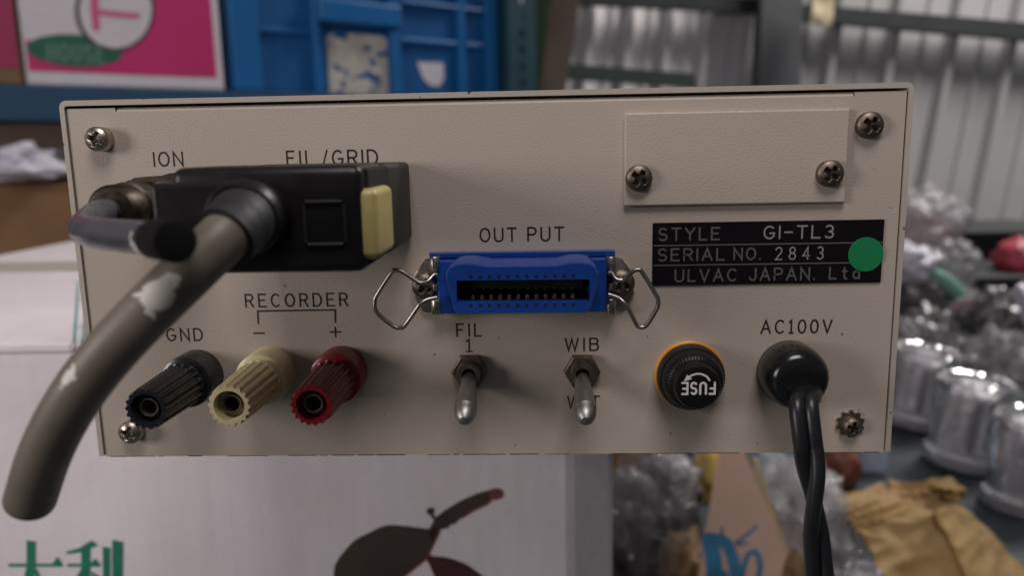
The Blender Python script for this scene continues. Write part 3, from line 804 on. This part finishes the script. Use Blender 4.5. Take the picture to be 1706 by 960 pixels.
mb = MB(); mb.prism([(-.42, YF), (xr0 - .004, YF), (xr0, YF + .001), (xr1 - .002, YF + .0068), (xr1, YF + .009), (xr1 + .012, YB), (-.42, YB)], FLOOR, CT - .0046, axis=2)
build(mb, 'carton_body', white_card, wc)
mb = MB(); mb.box((-.42, YF - .0002, CT - .0045), (-.182, YB - .002, CT), .0012, 2); build(mb, 'flap', white_card, wc)
mb = MB(); mb.box((-.180, YF - .0002, CT - .0045), (xr0 - .003, YB - .002, CT), .0012, 2); build(mb, 'flap', white_card, wc)
tealp = mat('teal_print', (.03, .30, .27), .6)
greenp = mat('green_print', (.012, .19, .115), .6, var=.15, vscale=200)
greyp = mat('pale_grey_print', (.50, .47, .47), .6)
tape = mat('yellowed_tape', (.52, .48, .40), .35)
q0, q1 = atz(0, 438, CT), atz(120, 452, CT)
mb = MB(); mb.add([(-.42, q0.y, CT + .0003), (-.1, q0.y, CT + .0003), (-.1, q1.y, CT + .0003), (-.42, q1.y, CT + .0003)], [(0, 3, 2, 1)]); build(mb, 'tape_strip', tape, wc)
mb = MB()
for k, (A, B_) in enumerate((((131, 470), (124, 572)), ((146, 480), (139, 572)), ((124, 545), (145, 545)), ((128, 500), (148, 500)))):
    a_, b_ = atz(*A, CT), atz(*B_, CT)
    ribbon(mb, [(a_.x, a_.y), (b_.x, b_.y)], .0009, lambda u, w, kk: (u, w, CT + .0004 + kk * 1e-5), k)
build(mb, 'printed_mark', tealp, wc)
PY = YF - .0002
def flat(polys, name, m, label=None):
    mb = MB()
    for k, poly in enumerate(polys):
        v_ = [at(p[0], p[1], PY - k * 4e-5) for p in poly]; mb.add(v_, [tuple(range(len(v_)))])
    return build(mb, name, m, wc, label)
def cm(poly, x_, y_, w, h): return [(x_ + p[0] * w, y_ + p[1] * h) for p in poly]
DA = [[(.33, 0), (.50, .02), (.50, .45), (.46, .62), (.34, .80), (.16, .95), (.02, 1.02), (.0, .99), (.14, .86), (.27, .66), (.33, .42)],
      [(.0, .375), (.80, .375), (.90, .26), (1.0, .40), (.98, .425), (.0, .425)],
      [(.47, .47), (.53, .47), (.62, .68), (.78, .84), (1.02, .93), (1.0, .97), (.86, 1.03), (.66, .88), (.52, .66)]]
LI = [[(.0, .185), (.24, .12), (.44, .0), (.56, .08), (.28, .19), (.02, .225)],
      [(.26, .17), (.42, .14), (.42, 1.03), (.26, 1.03)],
      [(.02, .375), (.42, .375), (.50, .29), (.60, .395), (.58, .425), (.02, .425)],
      [(.27, .44), (.33, .47), (.20, .68), (.02, .82), (.0, .80), (.16, .62)],
      [(.42, .50), (.58, .58), (.60, .70), (.52, .72)],
      [(.635, .10), (.76, .12), (.755, .70), (.64, .70)],
      [(.80, -.01), (.98, .03), (.965, .96), (.90, 1.04), (.74, 1.0), (.74, .96), (.80, .94)]]
flat([cm(p, 14, 901, 91, 104) for p in DA], 'printed_character', greenp, 'green printed Chinese character for big')
flat([cm(p, 110, 901, 96, 104) for p in LI], 'printed_character', greenp, 'green printed Chinese character for profit')
def smooth_poly(P_, sub=4):
    n_ = len(P_); out = []
    for i in range(n_):
        a_, b_, c_, d_ = [Vector((*P_[(i + k) % n_], 0)) for k in (-1, 0, 1, 2)]
        for j in range(sub):
            t = j / sub; q_ = .5 * ((2 * b_) + (c_ - a_) * t + (2 * a_ - 5 * b_ + 4 * c_ - d_) * t * t + (3 * b_ - a_ - 3 * c_ + d_) * t ** 3); out.append((q_.x, q_.y))
    return out
def z8(L_): return [(500 + x_ / 2.843, 740 + y_ / 2.843) for x_, y_ in L_]
leafp = mat('brown_leaf_print', (.052, .036, .028), .6, var=.35, vscale=30)
leafr = mat('dark_red_leaf_print', (.060, .018, .018), .6, var=.3, vscale=30)
stemr = mat('red_stem_print', (.20, .055, .05), .6, var=.3, vscale=200)
redline = mat('red_edge_print', (.28, .03, .02), .6)
leaf1 = z8([(600, 403), (655, 402), (640, 450), (612, 508), (596, 543), (540, 590), (488, 632), (420, 700), (330, 780), (230, 820), (175, 760), (155, 690), (158, 626), (172, 560), (250, 465), (320, 425), (400, 389), (480, 388)])
flat([smooth_poly(leaf1)], 'printed_leaf', leafp, 'brown leaf printed on the carton')
flat([smooth_poly(z8([(598, 530), (640, 534), (700, 541), (780, 570), (850, 618), (940, 700), (1000, 820), (880, 840), (760, 790), (680, 710), (635, 626), (612, 570)]))], 'printed_leaf', leafr, 'dark red lower leaf printed on the carton')
flat([z8([(612, 404), (640, 350), (690, 312), (760, 270), (830, 238), (885, 222), (905, 262), (880, 285), (820, 312), (760, 350), (735, 380), (712, 384), (700, 400), (662, 408), (645, 440), (622, 480)]),
      z8([(628, 360), (622, 345), (600, 330), (598, 314), (612, 302), (632, 306), (636, 318), (630, 332), (640, 352), (650, 356)])], 'printed_stem', leafp)
flat([z8([(885, 222), (930, 210), (955, 216), (967, 240), (950, 262), (920, 268), (905, 262)])], 'printed_stem_tip', stemr)
mb = MB()
for k, L_ in enumerate(([(660, 410), (642, 452), (614, 510), (598, 546), (540, 592), (488, 634)], [(905, 268), (880, 290), (820, 317), (760, 354)], [(600, 548), (618, 580), (640, 632), (684, 714)])):
    pts = [at(*p, PY) for p in z8(L_)]
    ribbon(mb, [(p.x, p.z) for p in pts], .0006, lambda u, w, kk: (u, PY - .00012 - kk * 1e-5, w), k)
build(mb, 'printed_outline', redline, wc)

# ---- storage rack with cartons and crate (set at an angle behind)
RO = Vector((-.615, .762, 0)); YAW = math.radians(40)
RU = Vector((math.cos(YAW), math.sin(YAW), 0)); RW = Vector((-math.sin(YAW), math.cos(YAW), 0))
def rk(u, w, z): return RO + RU * u + RW * w + Vector((0, 0, z))
def rbox(mb, u0, u1, w0, w1, z0, z1, bev=.002, mi=0, seg=2):
    b = bmesh.new(); bmesh.ops.create_cube(b, size=1)
    for v_ in b.verts: v_.co = rk(u0 + (v_.co.x + .5) * (u1 - u0), w0 + (v_.co.y + .5) * (w1 - w0), z0 + (v_.co.z + .5) * (z1 - z0))
    if bev: bmesh.ops.bevel(b, geom=b.edges[:], offset=bev, segments=seg, profile=.5, affect='EDGES')
    bmesh.ops.recalc_face_normals(b, faces=b.faces[:])
    return mb.bm(b, mi)
def rpx(px, py):
    d = ray(px, py); nrm = RW; t = (RO - CAM).dot(nrm) / d.dot(nrm); P = CAM + d * t - RO
    return P.dot(RU), P.z
ZS = .1630
rack_blue = mat('blue_rack_paint', (.010, .055, .12), .5, var=.2, vscale=12)
rack_teal = mat('dark_teal_rack_paint', (.012, .05, .075), .5, var=.25, vscale=20)
wood_dk = mat('dark_brown_board', (.075, .042, .028), .6, var=.3, vscale=14)
rack = thing('storage_rack', 'dark teal slotted steel rack with blue beam holding pink cartons and crate', 'rack', tuple(rk(.2, .2, FLOOR)))
mb = MB(); rbox(mb, -.40, .79, .004, .46, .135, ZS - .001, .002); build(mb, 'shelf_board', wood_dk, rack)
mb = MB(); rbox(mb, -.40, .735, -.012, .003, .120, ZS - .0005, .002); build(mb, 'shelf_beam', rack_blue, rack)
mb = MB(); rbox(mb, -.40, .735, -.002, .02, .088, .119, .002); build(mb, 'shelf_batten', wood_dk, rack)
def slotted_post(u0, u1):
    mb = MB(); uc = (u0 + u1) / 2; hw = .0045
    rbox(mb, u0, uc - hw, -.016, -.013, FLOOR, 1.0, 0); rbox(mb, uc + hw, u1, -.016, -.013, FLOOR, 1.0, 0)
    z = FLOOR; st = .028
    while z < 1.0 - st:
        rbox(mb, uc - hw, uc + hw, -.016, -.013, z, z + st - .011, 0); z += st
    rbox(mb, u0, u0 + .003, -.0129, .03, FLOOR, 1.0, 0)
    return build(mb, 'slotted_post', rack_teal, rack)
slotted_post(rpx(838, 100)[0], rpx(884, 100)[0]); slotted_post(-.46, -.402)
mb = MB(); rbox(mb, .742, .80, .44, .45, FLOOR, 1.0, 0); build(mb, 'rear_post', rack_teal, rack)
mb = MB(); rbox(mb, -.46, -.402, .462, .47, FLOOR, 1.0, 0); build(mb, 'rear_post', rack_teal, rack)

pink = mat('pink_carton_print', (.50, .026, .145), .42, var=.08, vscale=14)
pink_d = mat('crimson_carton_print', (.30, .02, .08), .45, var=.1, vscale=14)
pale = mat('pale_carton_print', (.58, .54, .57), .5, var=.05, vscale=30)
brown_card = mat('brown_cardboard', (.17, .095, .05), .75, var=.2, vscale=25)
pc = thing('pink_carton', 'pink and white printed carton with green oval, beside the blue crate', 'carton', tuple(rk(.11, .12, ZS)))
mb = MB(); PU0, PU1 = rpx(41, 100)[0], rpx(371, 100)[0]; rbox(mb, PU0, PU1, 0, .24, ZS, ZS + .32, .003); build(mb, 'carton_body', pale, pc)
def rquad(u0, u1, z0, z1, w, name, m, parent):
    return build(MB().add([rk(u0, w, z0), rk(u1, w, z0), rk(u1, w, z1), rk(u0, w, z1)], [(0, 1, 2, 3)]), name, m, parent)
rquad(PU0 + .003, PU1 - .010, ZS + .017, ZS + .318, -.0006, 'pink_print', pink, pc)
def rpoly(pts, w, name, m, parent, label=None):
    return build(MB().add([rk(u, w, z) for u, z in pts], [tuple(range(len(pts)))]), name, m, parent, label)
u_a, z_a = rpx(40, 66); u_b, z_b = rpx(140, 40)
rpoly([(u_a, z_a), (u_b, z_a), (u_b, ZS + .318), (u_a, ZS + .318)], -.0009, 'white_print', pale, pc)
def ell(cx_, cy_, rx_, ry_, tl=0, n_=40):
    out = []
    for k in range(n_):
        a_ = 2 * PI * k / n_; x_, y_ = rx_ * math.cos(a_), ry_ * math.sin(a_)
        out.append(rpx(cx_ + x_ * math.cos(tl) - y_ * math.sin(tl), cy_ + x_ * math.sin(tl) + y_ * math.cos(tl)))
    return out
rpoly(ell(124, 84, 80, 27, .07), -.0012, 'green_oval', mat('carton_green_print', (.010, .105, .06), .5), pc)
rpoly(ell(191, 17, 66, 69, 0), -.0015, 'circle_outline', mat('dark_outline_print', (.05, .045, .05), .5), pc)
rpoly(ell(192, 16, 60, 64, 0), -.0018, 'white_circle', pale, pc)
rose = mat('rose_print', (.55, .10, .22), .5)
mb = MB()
for k, (L_, w_) in enumerate((([(158, -20), (157, 10), (160, 46)], .009), ([(165, 20), (195, 24), (228, 26)], .007))):
    ribbon(mb, [rpx(*p) for p in L_], w_, lambda u, z, kk: rk(u, -.0021 - kk * 2e-4, z), k)
build(mb, 'rose_print', rose, pc)
mb = MB(); sx0, sx1 = 80, 172; k = 0; s_ = 'HOUSE'; tw = text_width(s_, .5); u = 0
for c_ in s_:
    for pl_ in G[c_][1]:
        ribbon(mb, [rpx(sx0 + (u + p[0]) / tw * (sx1 - sx0), 100 + (u / tw) * 4 - p[1] * 27) for p in pl_], .0042, lambda uu, z, kk: rk(uu, -.0015 - kk * 5e-5, z), k); k += 1
    u += G[c_][0] + .5
build(mb, 'oval_lettering', mat('pale_green_print', (.085, .19, .14), .5), pc)
pc2 = thing('crimson_carton', 'crimson carton at the left edge next to the pink carton', 'carton', tuple(rk(-.12, .12, ZS)))
mb = MB(); rbox(mb, PU0 - .24, PU0 - .003, .002, .24, ZS, ZS + .32, .003); build(mb, 'carton_body', brown_card, pc2)
rquad(PU0 - .236, PU0 - .006, ZS + .02, ZS + .316, .0012, 'crimson_print', pink_d, pc2)

crate_b = mat('blue_crate_plastic', (.006, .115, .33), .38, var=.12, vscale=10, rvar=.08)
crate_d = mat('blue_crate_plastic_web', (.005, .088, .27), .42, var=.12, vscale=10)
cr = thing('blue_crate', 'blue ribbed plastic crate with torn label on the rack', 'crate', tuple(rk(.48, .15, ZS)))
U0, U1 = rpx(386, 100)[0], rpx(836, 100)[0]
def cpx(px, py): return rpx(px, py)
mb = MB(); rbox(mb, U0, U1, .014, .30, ZS, ZS + .33, .004); build(mb, 'crate_wall', crate_d, cr)
def crib(pa, pb, z0=None, z1=None, w0=0., name='vertical_rib', m=crate_b):
    ua = rpx(pa, 100)[0]; ub = rpx(pb, 100)[0]
    mb = MB(); rbox(mb, ua, ub, w0, .0145, z0 if z0 is not None else ZS + .001, z1 if z1 is not None else ZS + .329, .003); build(mb, name, m, cr)
crib(388, 436); crib(527, 541, w0=.004); crib(655, 672, w0=.004); crib(768, 780, w0=.004); crib(814, 832, w0=.002)
zr = rpx(460, 48)[1]
for (pa, pb, py) in ((437, 526, 48), (673, 767, 66), (781, 813, 73)):
    ua = rpx(pa, 80)[0]; ub = rpx(pb, 80)[0]; mb = MB()
    rbox(mb, ua, ub, .006, .0145, zr - .004, zr + .004, .002); build(mb, 'horizontal_rib', crate_b, cr)
zl = rpx(595, 42)[1]; ua = rpx(527, 30)[0]; ub = rpx(664, 30)[0]
mb = MB(); rbox(mb, ua, ub, -.012, .0145, zl, zl + .034, .004); build(mb, 'grip_lip', crate_b, cr)
zz = rpx(720, 10)[1]
mb = MB(); rbox(mb, rpx(673, 10)[0], rpx(813, 10)[0], .004, .0145, zz, zz + .006, .002); build(mb, 'horizontal_rib', crate_b, cr)
lab_m = mat('torn_label_paper', (.50, .47, .42), .7, var=.25, vscale=40, dirt=(.02, .08, .22), dscale=38, dth=.56)
a_, b_ = rpx(556, 150), rpx(651, 58)
rpoly([(a_[0], ZS + .002), (b_[0], ZS + .002), (b_[0], b_[1] - .004), (b_[0] - .012, b_[1]), (a_[0] + .012, b_[1]), (a_[0], b_[1] - .008)], .0136, 'torn_label', lab_m, cr)
rpoly([rpx(*p) for p in ((702, 101), (746, 103), (747, 130), (738, 143), (722, 140), (711, 127))], .0132, 'paper_sticker', mat('white_sticker', (.60, .56, .62), .6), cr)
# brown carton and bag under the rack shelf
bc = thing('brown_carton', 'brown cardboard carton behind the white carton at the left edge', 'carton', tuple(rk(0, .15, FLOOR)))
zb1 = .0756 - .0300
mb = MB(); rbox(mb, -.36, .34, .012, .36, FLOOR, zb1, .004); build(mb, 'carton_body', mat('brown_carton_board', (.22, .115, .05), .75, var=.2, vscale=14), bc)
mb = MB(); rbox(mb, -.36, -.012, .012, .36, zb1 + .0005, zb1 + .003, .001); build(mb, 'flap', brown_card, bc)
bag_w = clear_mat('white_film', (.80, .76, .86), .88, .15, .02, 20)
clear = clear_mat('clear_film', (.24, .235, .25), .22, .10, .022, 17)
clear2 = clear_mat('cloudy_film', (.56, .54, .55), .46, .13, .022, 16)
c_ = rk(-.03, .05, zb1 + .024)
tag(crumple(c_, (.10, .05, .030), 'plastic_bag', bag_w, 3, 4, .34, 2.4, zb1 + .004), 'white plastic bag on the brown carton at the left edge', 'plastic bag')

# ---- leaning boards between rack and wall
def board(pts, Y, th, name, m): 
    q = [at(p[0], p[1], Y) for p in pts]
    return build(MB().prism([(p.x, p.z) for p in q], Y + th, Y, bev=.002), name, m)
tag(board([(884, -120), (930, -120), (860, 520), (815, 520)], 1.50, .03, 'green_board', mat('green_board_paint', (.035, .085, .012), .55, var=.2, vscale=10)), 'narrow green board leaning beside the slotted rack post', 'board')
tan_m = mat('weathered_tan_board', (.30, .22, .17), .7, var=.2, vscale=8, dirt=(.27, .06, .045), dscale=7, dth=.53)
tag(board([(931, -120), (986, -120), (884, 512), (833, 512)], 1.54, .025, 'tan_board', tan_m), 'tan board with red stains leaning against the corrugated wall', 'board')

# ---- heap of wrapped goods at the right
def floor_y(py, px=1600): return atz(px, py, FLOOR).y
dark_box = mat('black_box_plastic', (.016, .016, .018), .6, var=.2, vscale=10)
def bin_(pxa, pxb, py, Y, dp, label):
    p0 = at(pxa, py, Y); p1 = at(pxb, py, Y)
    mb = MB(); mb.prism([(p0.x + .01, FLOOR), (p1.x - .01, FLOOR), (p1.x, p0.z), (p0.x, p0.z)], Y + dp, Y, bev=.004)
    mb.box((p0.x - .006, Y - .008, p0.z - .022), (p1.x + .006, Y + dp, p0.z + .001), .004, 2)
    tag(build(mb, 'black_bin', dark_box), label, 'bin')
bin_(1588, 1790, 386, 1.62, .25, 'taller black bin at the foot of the corrugated wall')
bin_(1612, 1800, 462, 1.34, .22, 'lower black bin with the red bag on top')
def bagpx(px, py, Y, rx, ry, rd, m, seed, label, name='plastic_bag', cat='plastic bag', amp=.28, sub=4, fs=2.2, flat=FLOOR + .002):
    c = at(px, py, Y); k = r2.dot(c - CAM) / FPX
    return tag(crumple(c, (rx * k, rd, ry * k), name, m, seed, sub, amp, fs, flat), label, cat)
pinkish = clear_mat('pink_film', (.42, .25, .27), .8, .25)
grey_goods = mat('grey_wrapped_goods', (.20, .19, .18), .5, var=.45, vscale=18)
bagpx(1535, 375, 1.50, 66, 62, .09, clear2, 11, 'cloudy bag on top of the heap at the right, against the wall')
bagpx(1530, 392, 1.52, 48, 40, .06, pinkish, 23, 'pinkish wrapped bundle inside the topmost cloudy bag', 'wrapped_bundle', 'bundle')
bagpx(1540, 490, 1.38, 78, 62, .10, clear, 12, 'clear bag of grey parts in the middle of the right heap')
bagpx(1540, 495, 1.40, 62, 52, .08, grey_goods, 13, 'grey parts inside the clear bag of the right heap', 'grey_parts', 'parts', .4)
bagpx(1600, 520, 1.30, 34, 46, .05, grey_goods, 14, 'grey bundle between the clear bag and the lower black bin', 'grey_bundle', 'bundle', .35)
bagpx(1694, 432, 1.42, 34, 34, .05, mat('red_bag_film', (.55, .07, .10), .45, var=.25, vscale=30), 15, 'red plastic bag at the right edge', amp=.22, flat=at(1694, 462, 1.34).z + .002)
c0 = at(1555, 455, 1.28); c1 = at(1600, 492, 1.26)
mb = MB(); mb.tube([c0, (c0 + c1) / 2 + Vector((0, 0, .004)), c1], [.012, .014, .012], 12, round_end=.6)
tag(build(mb, 'mint_tube', mat('mint_plastic', (.20, .40, .33), .4)), 'mint green tube lying on the clear bag of the heap', 'tube')
silver = mat('brushed_silver', (.62, .60, .60), .22, 1., var=.15, vscale=30, rvar=.1)
c0 = at(1622, 545, 1.15)
mb = MB(); mb.lathe([(.030, 0), (.047, 0), (.050, .004), (.050, .018), (.046, .022), (.030, .022), (.026, .016), (.026, .004), (.030, 0)], c0, (-.75, -.6, .25), 36, closed=True)
fr = build(mb, 'metal_ring', silver); tag(fr, 'silver metal ring leaning behind the clear canisters', 'ring')
bagpx(1700, 540, 1.2, 26, 60, .04, bag_w, 17, 'white film bag at the right edge above the last canister')
bagpx(1500, 600, 1.05, 26, 70, .05, clear2, 18, 'cloudy bag standing beside the instrument\'s lower right corner')
# clear canisters: silvered jar with rim, foot and arch
def glass_mat(name, tint, rough, bump, bscale):
    m = bpy.data.materials.new(name); m.use_nodes = True; nt = m.node_tree; N = nt.nodes; L = nt.links
    b = N['Principled BSDF']; b.inputs['Base Color'].default_value = (*tint, 1); b.inputs['Roughness'].default_value = rough
    b.inputs['Transmission Weight'].default_value = .85; b.inputs['IOR'].default_value = 1.45
    tc = N.new('ShaderNodeTexCoord'); n = N.new('ShaderNodeTexNoise'); n.inputs['Scale'].default_value = bscale; n.inputs['Distortion'].default_value = .8
    L.new(tc.outputs['Object'], n.inputs['Vector']); bp = N.new('ShaderNodeBump'); bp.inputs['Distance'].default_value = bump
    L.new(n.outputs['Fac'], bp.inputs['Height']); L.new(bp.outputs[0], b.inputs['Normal'])
    return m
pglass = glass_mat('clear_moulded_plastic', (.93, .91, .94), .06, .004, 50)
glassy = clear_mat('clear_canister', (.72, .70, .74), .40, .05, .006, 45)
can_w = clear_mat('clear_rim', (.78, .74, .78), .55, .10, .004, 60)
foil = mat('crinkled_foil', (.75, .72, .74), .25, .8, bump=.01, bscale=38)
dark_in = mat('canister_insert', (.04, .045, .055), .4, var=.4, vscale=40)
def canister(px, py, wpx, hpx, tilt, label):
    Y = floor_y(py, px); p = at(px, py, Y); k = r2.dot(p - CAM) / FPX; R = wpx * k / 2; Hc = hpx * k
    t = thing('canister', label, 'canister', (p.x, Y + R, FLOOR), 'clear canisters on the floor'); o = (p.x, Y + R, FLOOR)
    ax_ = (math.sin(tilt), .0, math.cos(tilt))
    if tilt: o = (p.x, Y + R, FLOOR + R * math.sin(abs(tilt)))
    def S(nm, prof, m, n_=40):
        mb = MB(); mb.lathe([(r * R, z * Hc) for r, z in prof], o, ax_, n_); build(mb, nm, m, t)
    S('canister_foot', [(.60, 0), (.98, 0), (1.02, .04), (1.0, .13), (.90, .16), (.60, .16)], pglass)
    S('canister_body', [(.86, .165), (.93, .20), (.90, .5), (.93, .80), (.86, .845)], pglass)
    S('canister_core', [(.40, .17), (.50, .20), (.42, .45), (.52, .62), (.46, .80), (.40, .83)], foil)
    S('canister_rim', [(.74, .85), (.97, .86), (1.0, .90), (.98, .97), (.88, 1.0), (.78, .98), (.74, .92)], pglass)
    mb = MB()
    for a_ in (-1.9, -1.1, -.4):
        q = Vector(o) + Vector((math.cos(a_) * R * .70, math.sin(a_) * R * .70, 0)) + Vector(ax_) * (Hc * .2)
        mb.tube([q, q + Vector(ax_) * (Hc * .6)], R * .10, 8)
    build(mb, 'canister_insert', dark_in, t)
canister(1546, 728, 112, 132, .12, 'clear canister nearest to the instrument\'s lower right corner')
canister(1636, 800, 128, 150, .10, 'clear canister in the middle of the row at the right')
canister(1733, 872, 120, 165, .06, 'clear canister cut off by the right edge')

# ---- open carton at lower right with packing
tanb = mat('tan_cardboard', (.37, .235, .09), .7, var=.22, vscale=30, bump=.0004, bscale=120)
oc_ = thing('open_carton', 'torn tan cardboard carton with crumpled flaps at the lower right', 'carton', tuple(at(1500, 1100, .40)))
L0 = at(1150, 1000, .36).x; 
mb = MB()
def flapp(c, name='flap', nz=.009, seed=1): return sheet([at(*q) for q in c], .0025, nz, 20, tanb, name, 44, 44, seed, oc_, .05)
flapp([(1392, 824, .40), (1480, 792, .44), (1560, 866, .37), (1430, 880, .36)], seed=2)
flapp([(1478, 796, .445), (1592, 812, .43), (1572, 868, .38), (1500, 866, .40)], seed=5, nz=.009)
flapp([(1418, 862, .375), (1566, 858, .365), (1660, 1040, .31), (1520, 1040, .30)], seed=8)
flapp([(1560, 848, .362), (1604, 838, .40), (1800, 1040, .36), (1655, 1045, .305)], seed=3, nz=.004)
xa, xb = at(1080, 980, .31).x, at(1700, 1000, .31).x
zt_ = at(1300, 1010, .31).z
for (lo, hi) in (((xa, .310, FLOOR), (xb, .314, zt_)), ((xa, .56, FLOOR), (xb, .564, zt_ - .06)), ((xa, .3145, FLOOR), (xa + .004, .5595, zt_ - .06)), ((xb - .004, .3145, FLOOR), (xb, .5595, zt_ - .06))):
    build(MB().box(lo, hi), 'carton_wall', tanb, oc_)
crumple(at(1572, 818, .415), (.014, .012, .008), 'torn_corner', mat('brown_torn_edge', (.30, .18, .06), .8, var=.5, vscale=90), 51, 3, .7, 2.5, None, oc_)
# pinkish board with blue brush writing
brd_m = mat('peach_board', (.74, .50, .385), .65, var=.08, vscale=30)
BYy = .335
outl = [(1203, 752), (1240, 750), (1256, 790), (1268, 825), (1288, 862), (1296, 890), (1310, 925), (1302, 960), (1300, 1060), (1150, 1060), (1170, 930), (1182, 860), (1192, 800)]
pb = thing('peach_board', 'torn peach coloured board with blue brush strokes standing in the open carton', 'board', tuple(at(1230, 1050, BYy)))
q = [at(*p, BYy) for p in outl]
build(MB().prism([(p.x, p.z) for p in q], BYy + .004, BYy, bev=.0006), 'board_sheet', brd_m, pb)
bl1 = mat('blue_brush_paint', (.06, .24, .42), .5, var=.35, vscale=45)
mb = MB()
for k, (L_, w_) in enumerate((([(1182, 900), (1186, 920), (1190, 950), (1186, 990)], .0115), ([(1190, 898), (1208, 905), (1222, 935), (1228, 980)], .0085), ([(1202, 880), (1203, 896)], .002), ([(1226, 905), (1246, 890), (1260, 877)], .0024), ([(1228, 908), (1245, 905)], .002), ([(1236, 960), (1244, 928), (1258, 920), (1266, 940), (1262, 965), (1250, 975)], .0040), ([(1205, 955), (1215, 975), (1236, 990)], .005))):
    pp = catmull([Vector((at(*p, BYy).x, at(*p, BYy).z, 0)) for p in L_], 4)
    ribbon(mb, [(p.x, p.y) for p in pp], w_, lambda u, z, kk: (u, BYy - .0003 - kk * 4e-5, z), k)
build(mb, 'brush_strokes', bl1, pb)
tag(sheet([at(1250, 760, .345), at(1262, 765, .345), at(1316, 925, .345), at(1304, 935, .345)], .003, .002, 60, mat('torn_paper_edge', (.50, .40, .25), .8), 'torn_paper', 4, 14, 2, None, .1), 'torn paper strip along the right edge of the peach board', 'paper')
dkgoods = mat('dark_goods', (.035, .036, .042), .45, var=.5, vscale=40)
bagpx(1085, 880, .40, 80, 120, .05, clear, 31, 'clear crumpled bag between the white carton and the peach board', amp=.34, fs=2.8, flat=FLOOR + .003)
bagpx(1090, 885, .415, 74, 112, .045, dkgoods, 32, 'dark goods inside the crumpled bag next to the white carton', 'dark_goods', 'goods', .35, flat=FLOOR + .003)
bagpx(1335, 890, .40, 72, 110, .05, clear2, 33, 'cloudy crumpled bag behind the power cord in the open carton', amp=.30, fs=2.8, flat=FLOOR + .003)
bagpx(1330, 930, .40, 50, 80, .04, dkgoods, 34, 'dark goods inside the cloudy bag behind the power cord', 'dark_goods', 'goods', .35, flat=FLOOR + .003)
bagpx(1400, 960, .355, 62, 60, .04, clear, 35, 'clear film spilling over the carton flap right of the power cord', amp=.32, fs=3, flat=FLOOR + .003)
bagpx(1300, 800, .50, 40, 36, .04, clear2, 36, 'small cloudy bag between the peach board and the power cord', amp=.25, flat=-.25)
bagpx(1395, 775, .62, 36, 48, .03, mat('red_mesh', (.20, .06, .04), .7, var=.3, vscale=120), 37, 'reddish brown net bag behind the power cord', 'net_bag', 'bag', .15)
bagpx(1445, 760, .66, 30, 78, .03, clear_mat('bluish_film', (.45, .52, .66), .6, .15), 38, 'bluish clear bag under the instrument\'s lower right corner', amp=.2)
bagpx(1188, 790, .46, 26, 50, .03, mat('yellow_packing', (.46, .32, .08), .7, var=.4, vscale=60), 39, 'yellow packing paper behind the left side of the peach board', 'packing_paper', 'paper', .3, flat=-.25)
bagpx(1152, 800, .50, 16, 56, .03, mat('navy_packing', (.015, .02, .11), .4, var=.3, vscale=60), 40, 'dark navy wrapping left of the peach board', 'navy_wrapping', 'wrapping', .2, flat=-.25)
bagpx(1270, 775, .60, 60, 30, .05, mat('slate_packing', (.05, .085, .13), .5, var=.4, vscale=40), 41, 'slate blue wrapping just below the instrument case', 'slate_wrapping', 'wrapping', .25)
p = at(1050, 790, .55)
tag(build(MB().box((p.x - .05, .55, FLOOR), (p.x + .06, .60, p.z + .03), .003, 2), 'brown_block', mat('brown_block_board', (.20, .11, .04), .7, var=.2, vscale=20)), 'brown board block behind the clear bag next to the white carton', 'block')

brown_in = mat('brown_inner_packing', (.16, .10, .045), .7, var=.4, vscale=50)
for k, (px, py, Y, rx, ry, rd, m_, lb, nm, ct) in enumerate((
    (1140, 945, .37, 42, 62, .03, brown_in, 'brown packing paper left of the peach board at the bottom edge', 'packing_paper', 'paper'),
    (1050, 850, .37, 40, 70, .03, clear, 'clear film right against the white carton', 'plastic_film', 'plastic film'),
    (1120, 800, .46, 46, 40, .03, clear2, 'cloudy film behind the dark goods just below the instrument', 'plastic_film', 'plastic film'),
    (1345, 820, .44, 52, 46, .03, clear2, 'cloudy film directly behind the crossing of the power cord strands', 'plastic_film', 'plastic film'),
    (1390, 900, .39, 48, 56, .03, clear, 'clear film between the power cord and the tan flaps', 'plastic_film', 'plastic film'),
    (1318, 965, .36, 40, 50, .03, brown_in, 'brown packing between the peach board and the power cord', 'packing_paper', 'paper'),
    (1420, 985, .34, 70, 44, .03, clear2, 'cloudy film at the bottom edge under the tan flaps', 'plastic_film', 'plastic film'))):
    bagpx(px, py, Y, rx, ry, rd, m_, 60 + k, lb, nm, ct, .36, 4, 3.0)
metal_dk = mat('dull_grey_metal', (.26, .25, .25), .4, .8, var=.4, vscale=30)
for k, (px, py, Y, rx, ry, rd, m_, lb, nm, ct) in enumerate((
    (1590, 590, 1.02, 50, 34, .05, clear, 'clear film heaped behind the nearest canister', 'plastic_film', 'plastic film'),
    (1665, 600, 1.00, 44, 50, .05, clear2, 'cloudy film behind the middle canister', 'plastic_film', 'plastic film'),
    (1545, 555, 1.15, 46, 40, .05, metal_dk, 'dull grey metal lump under the heap of clear bags', 'metal_part', 'metal part'),
    (1660, 530, 1.12, 34, 44, .04, metal_dk, 'dull grey metal lump in front of the lower black bin', 'metal_part', 'metal part'),
    (1512, 440, 1.32, 40, 34, .05, bag_w, 'white film on the left flank of the right heap', 'plastic_film', 'plastic film'),
    (1590, 440, 1.34, 36, 40, .05, clear2, 'cloudy film between the heap and the taller black bin', 'plastic_film', 'plastic film'),
    (1700, 640, .86, 30, 40, .04, clear, 'clear film behind the canister at the right edge', 'plastic_film', 'plastic film'),
    (1600, 690, .80, 30, 50, .03, clear, 'clear film wedged between the first two canisters', 'plastic_film', 'plastic film'))):
    bagpx(px, py, Y, rx, ry, rd, m_, 80 + k, lb, nm, ct, .36, 4, 2.8)
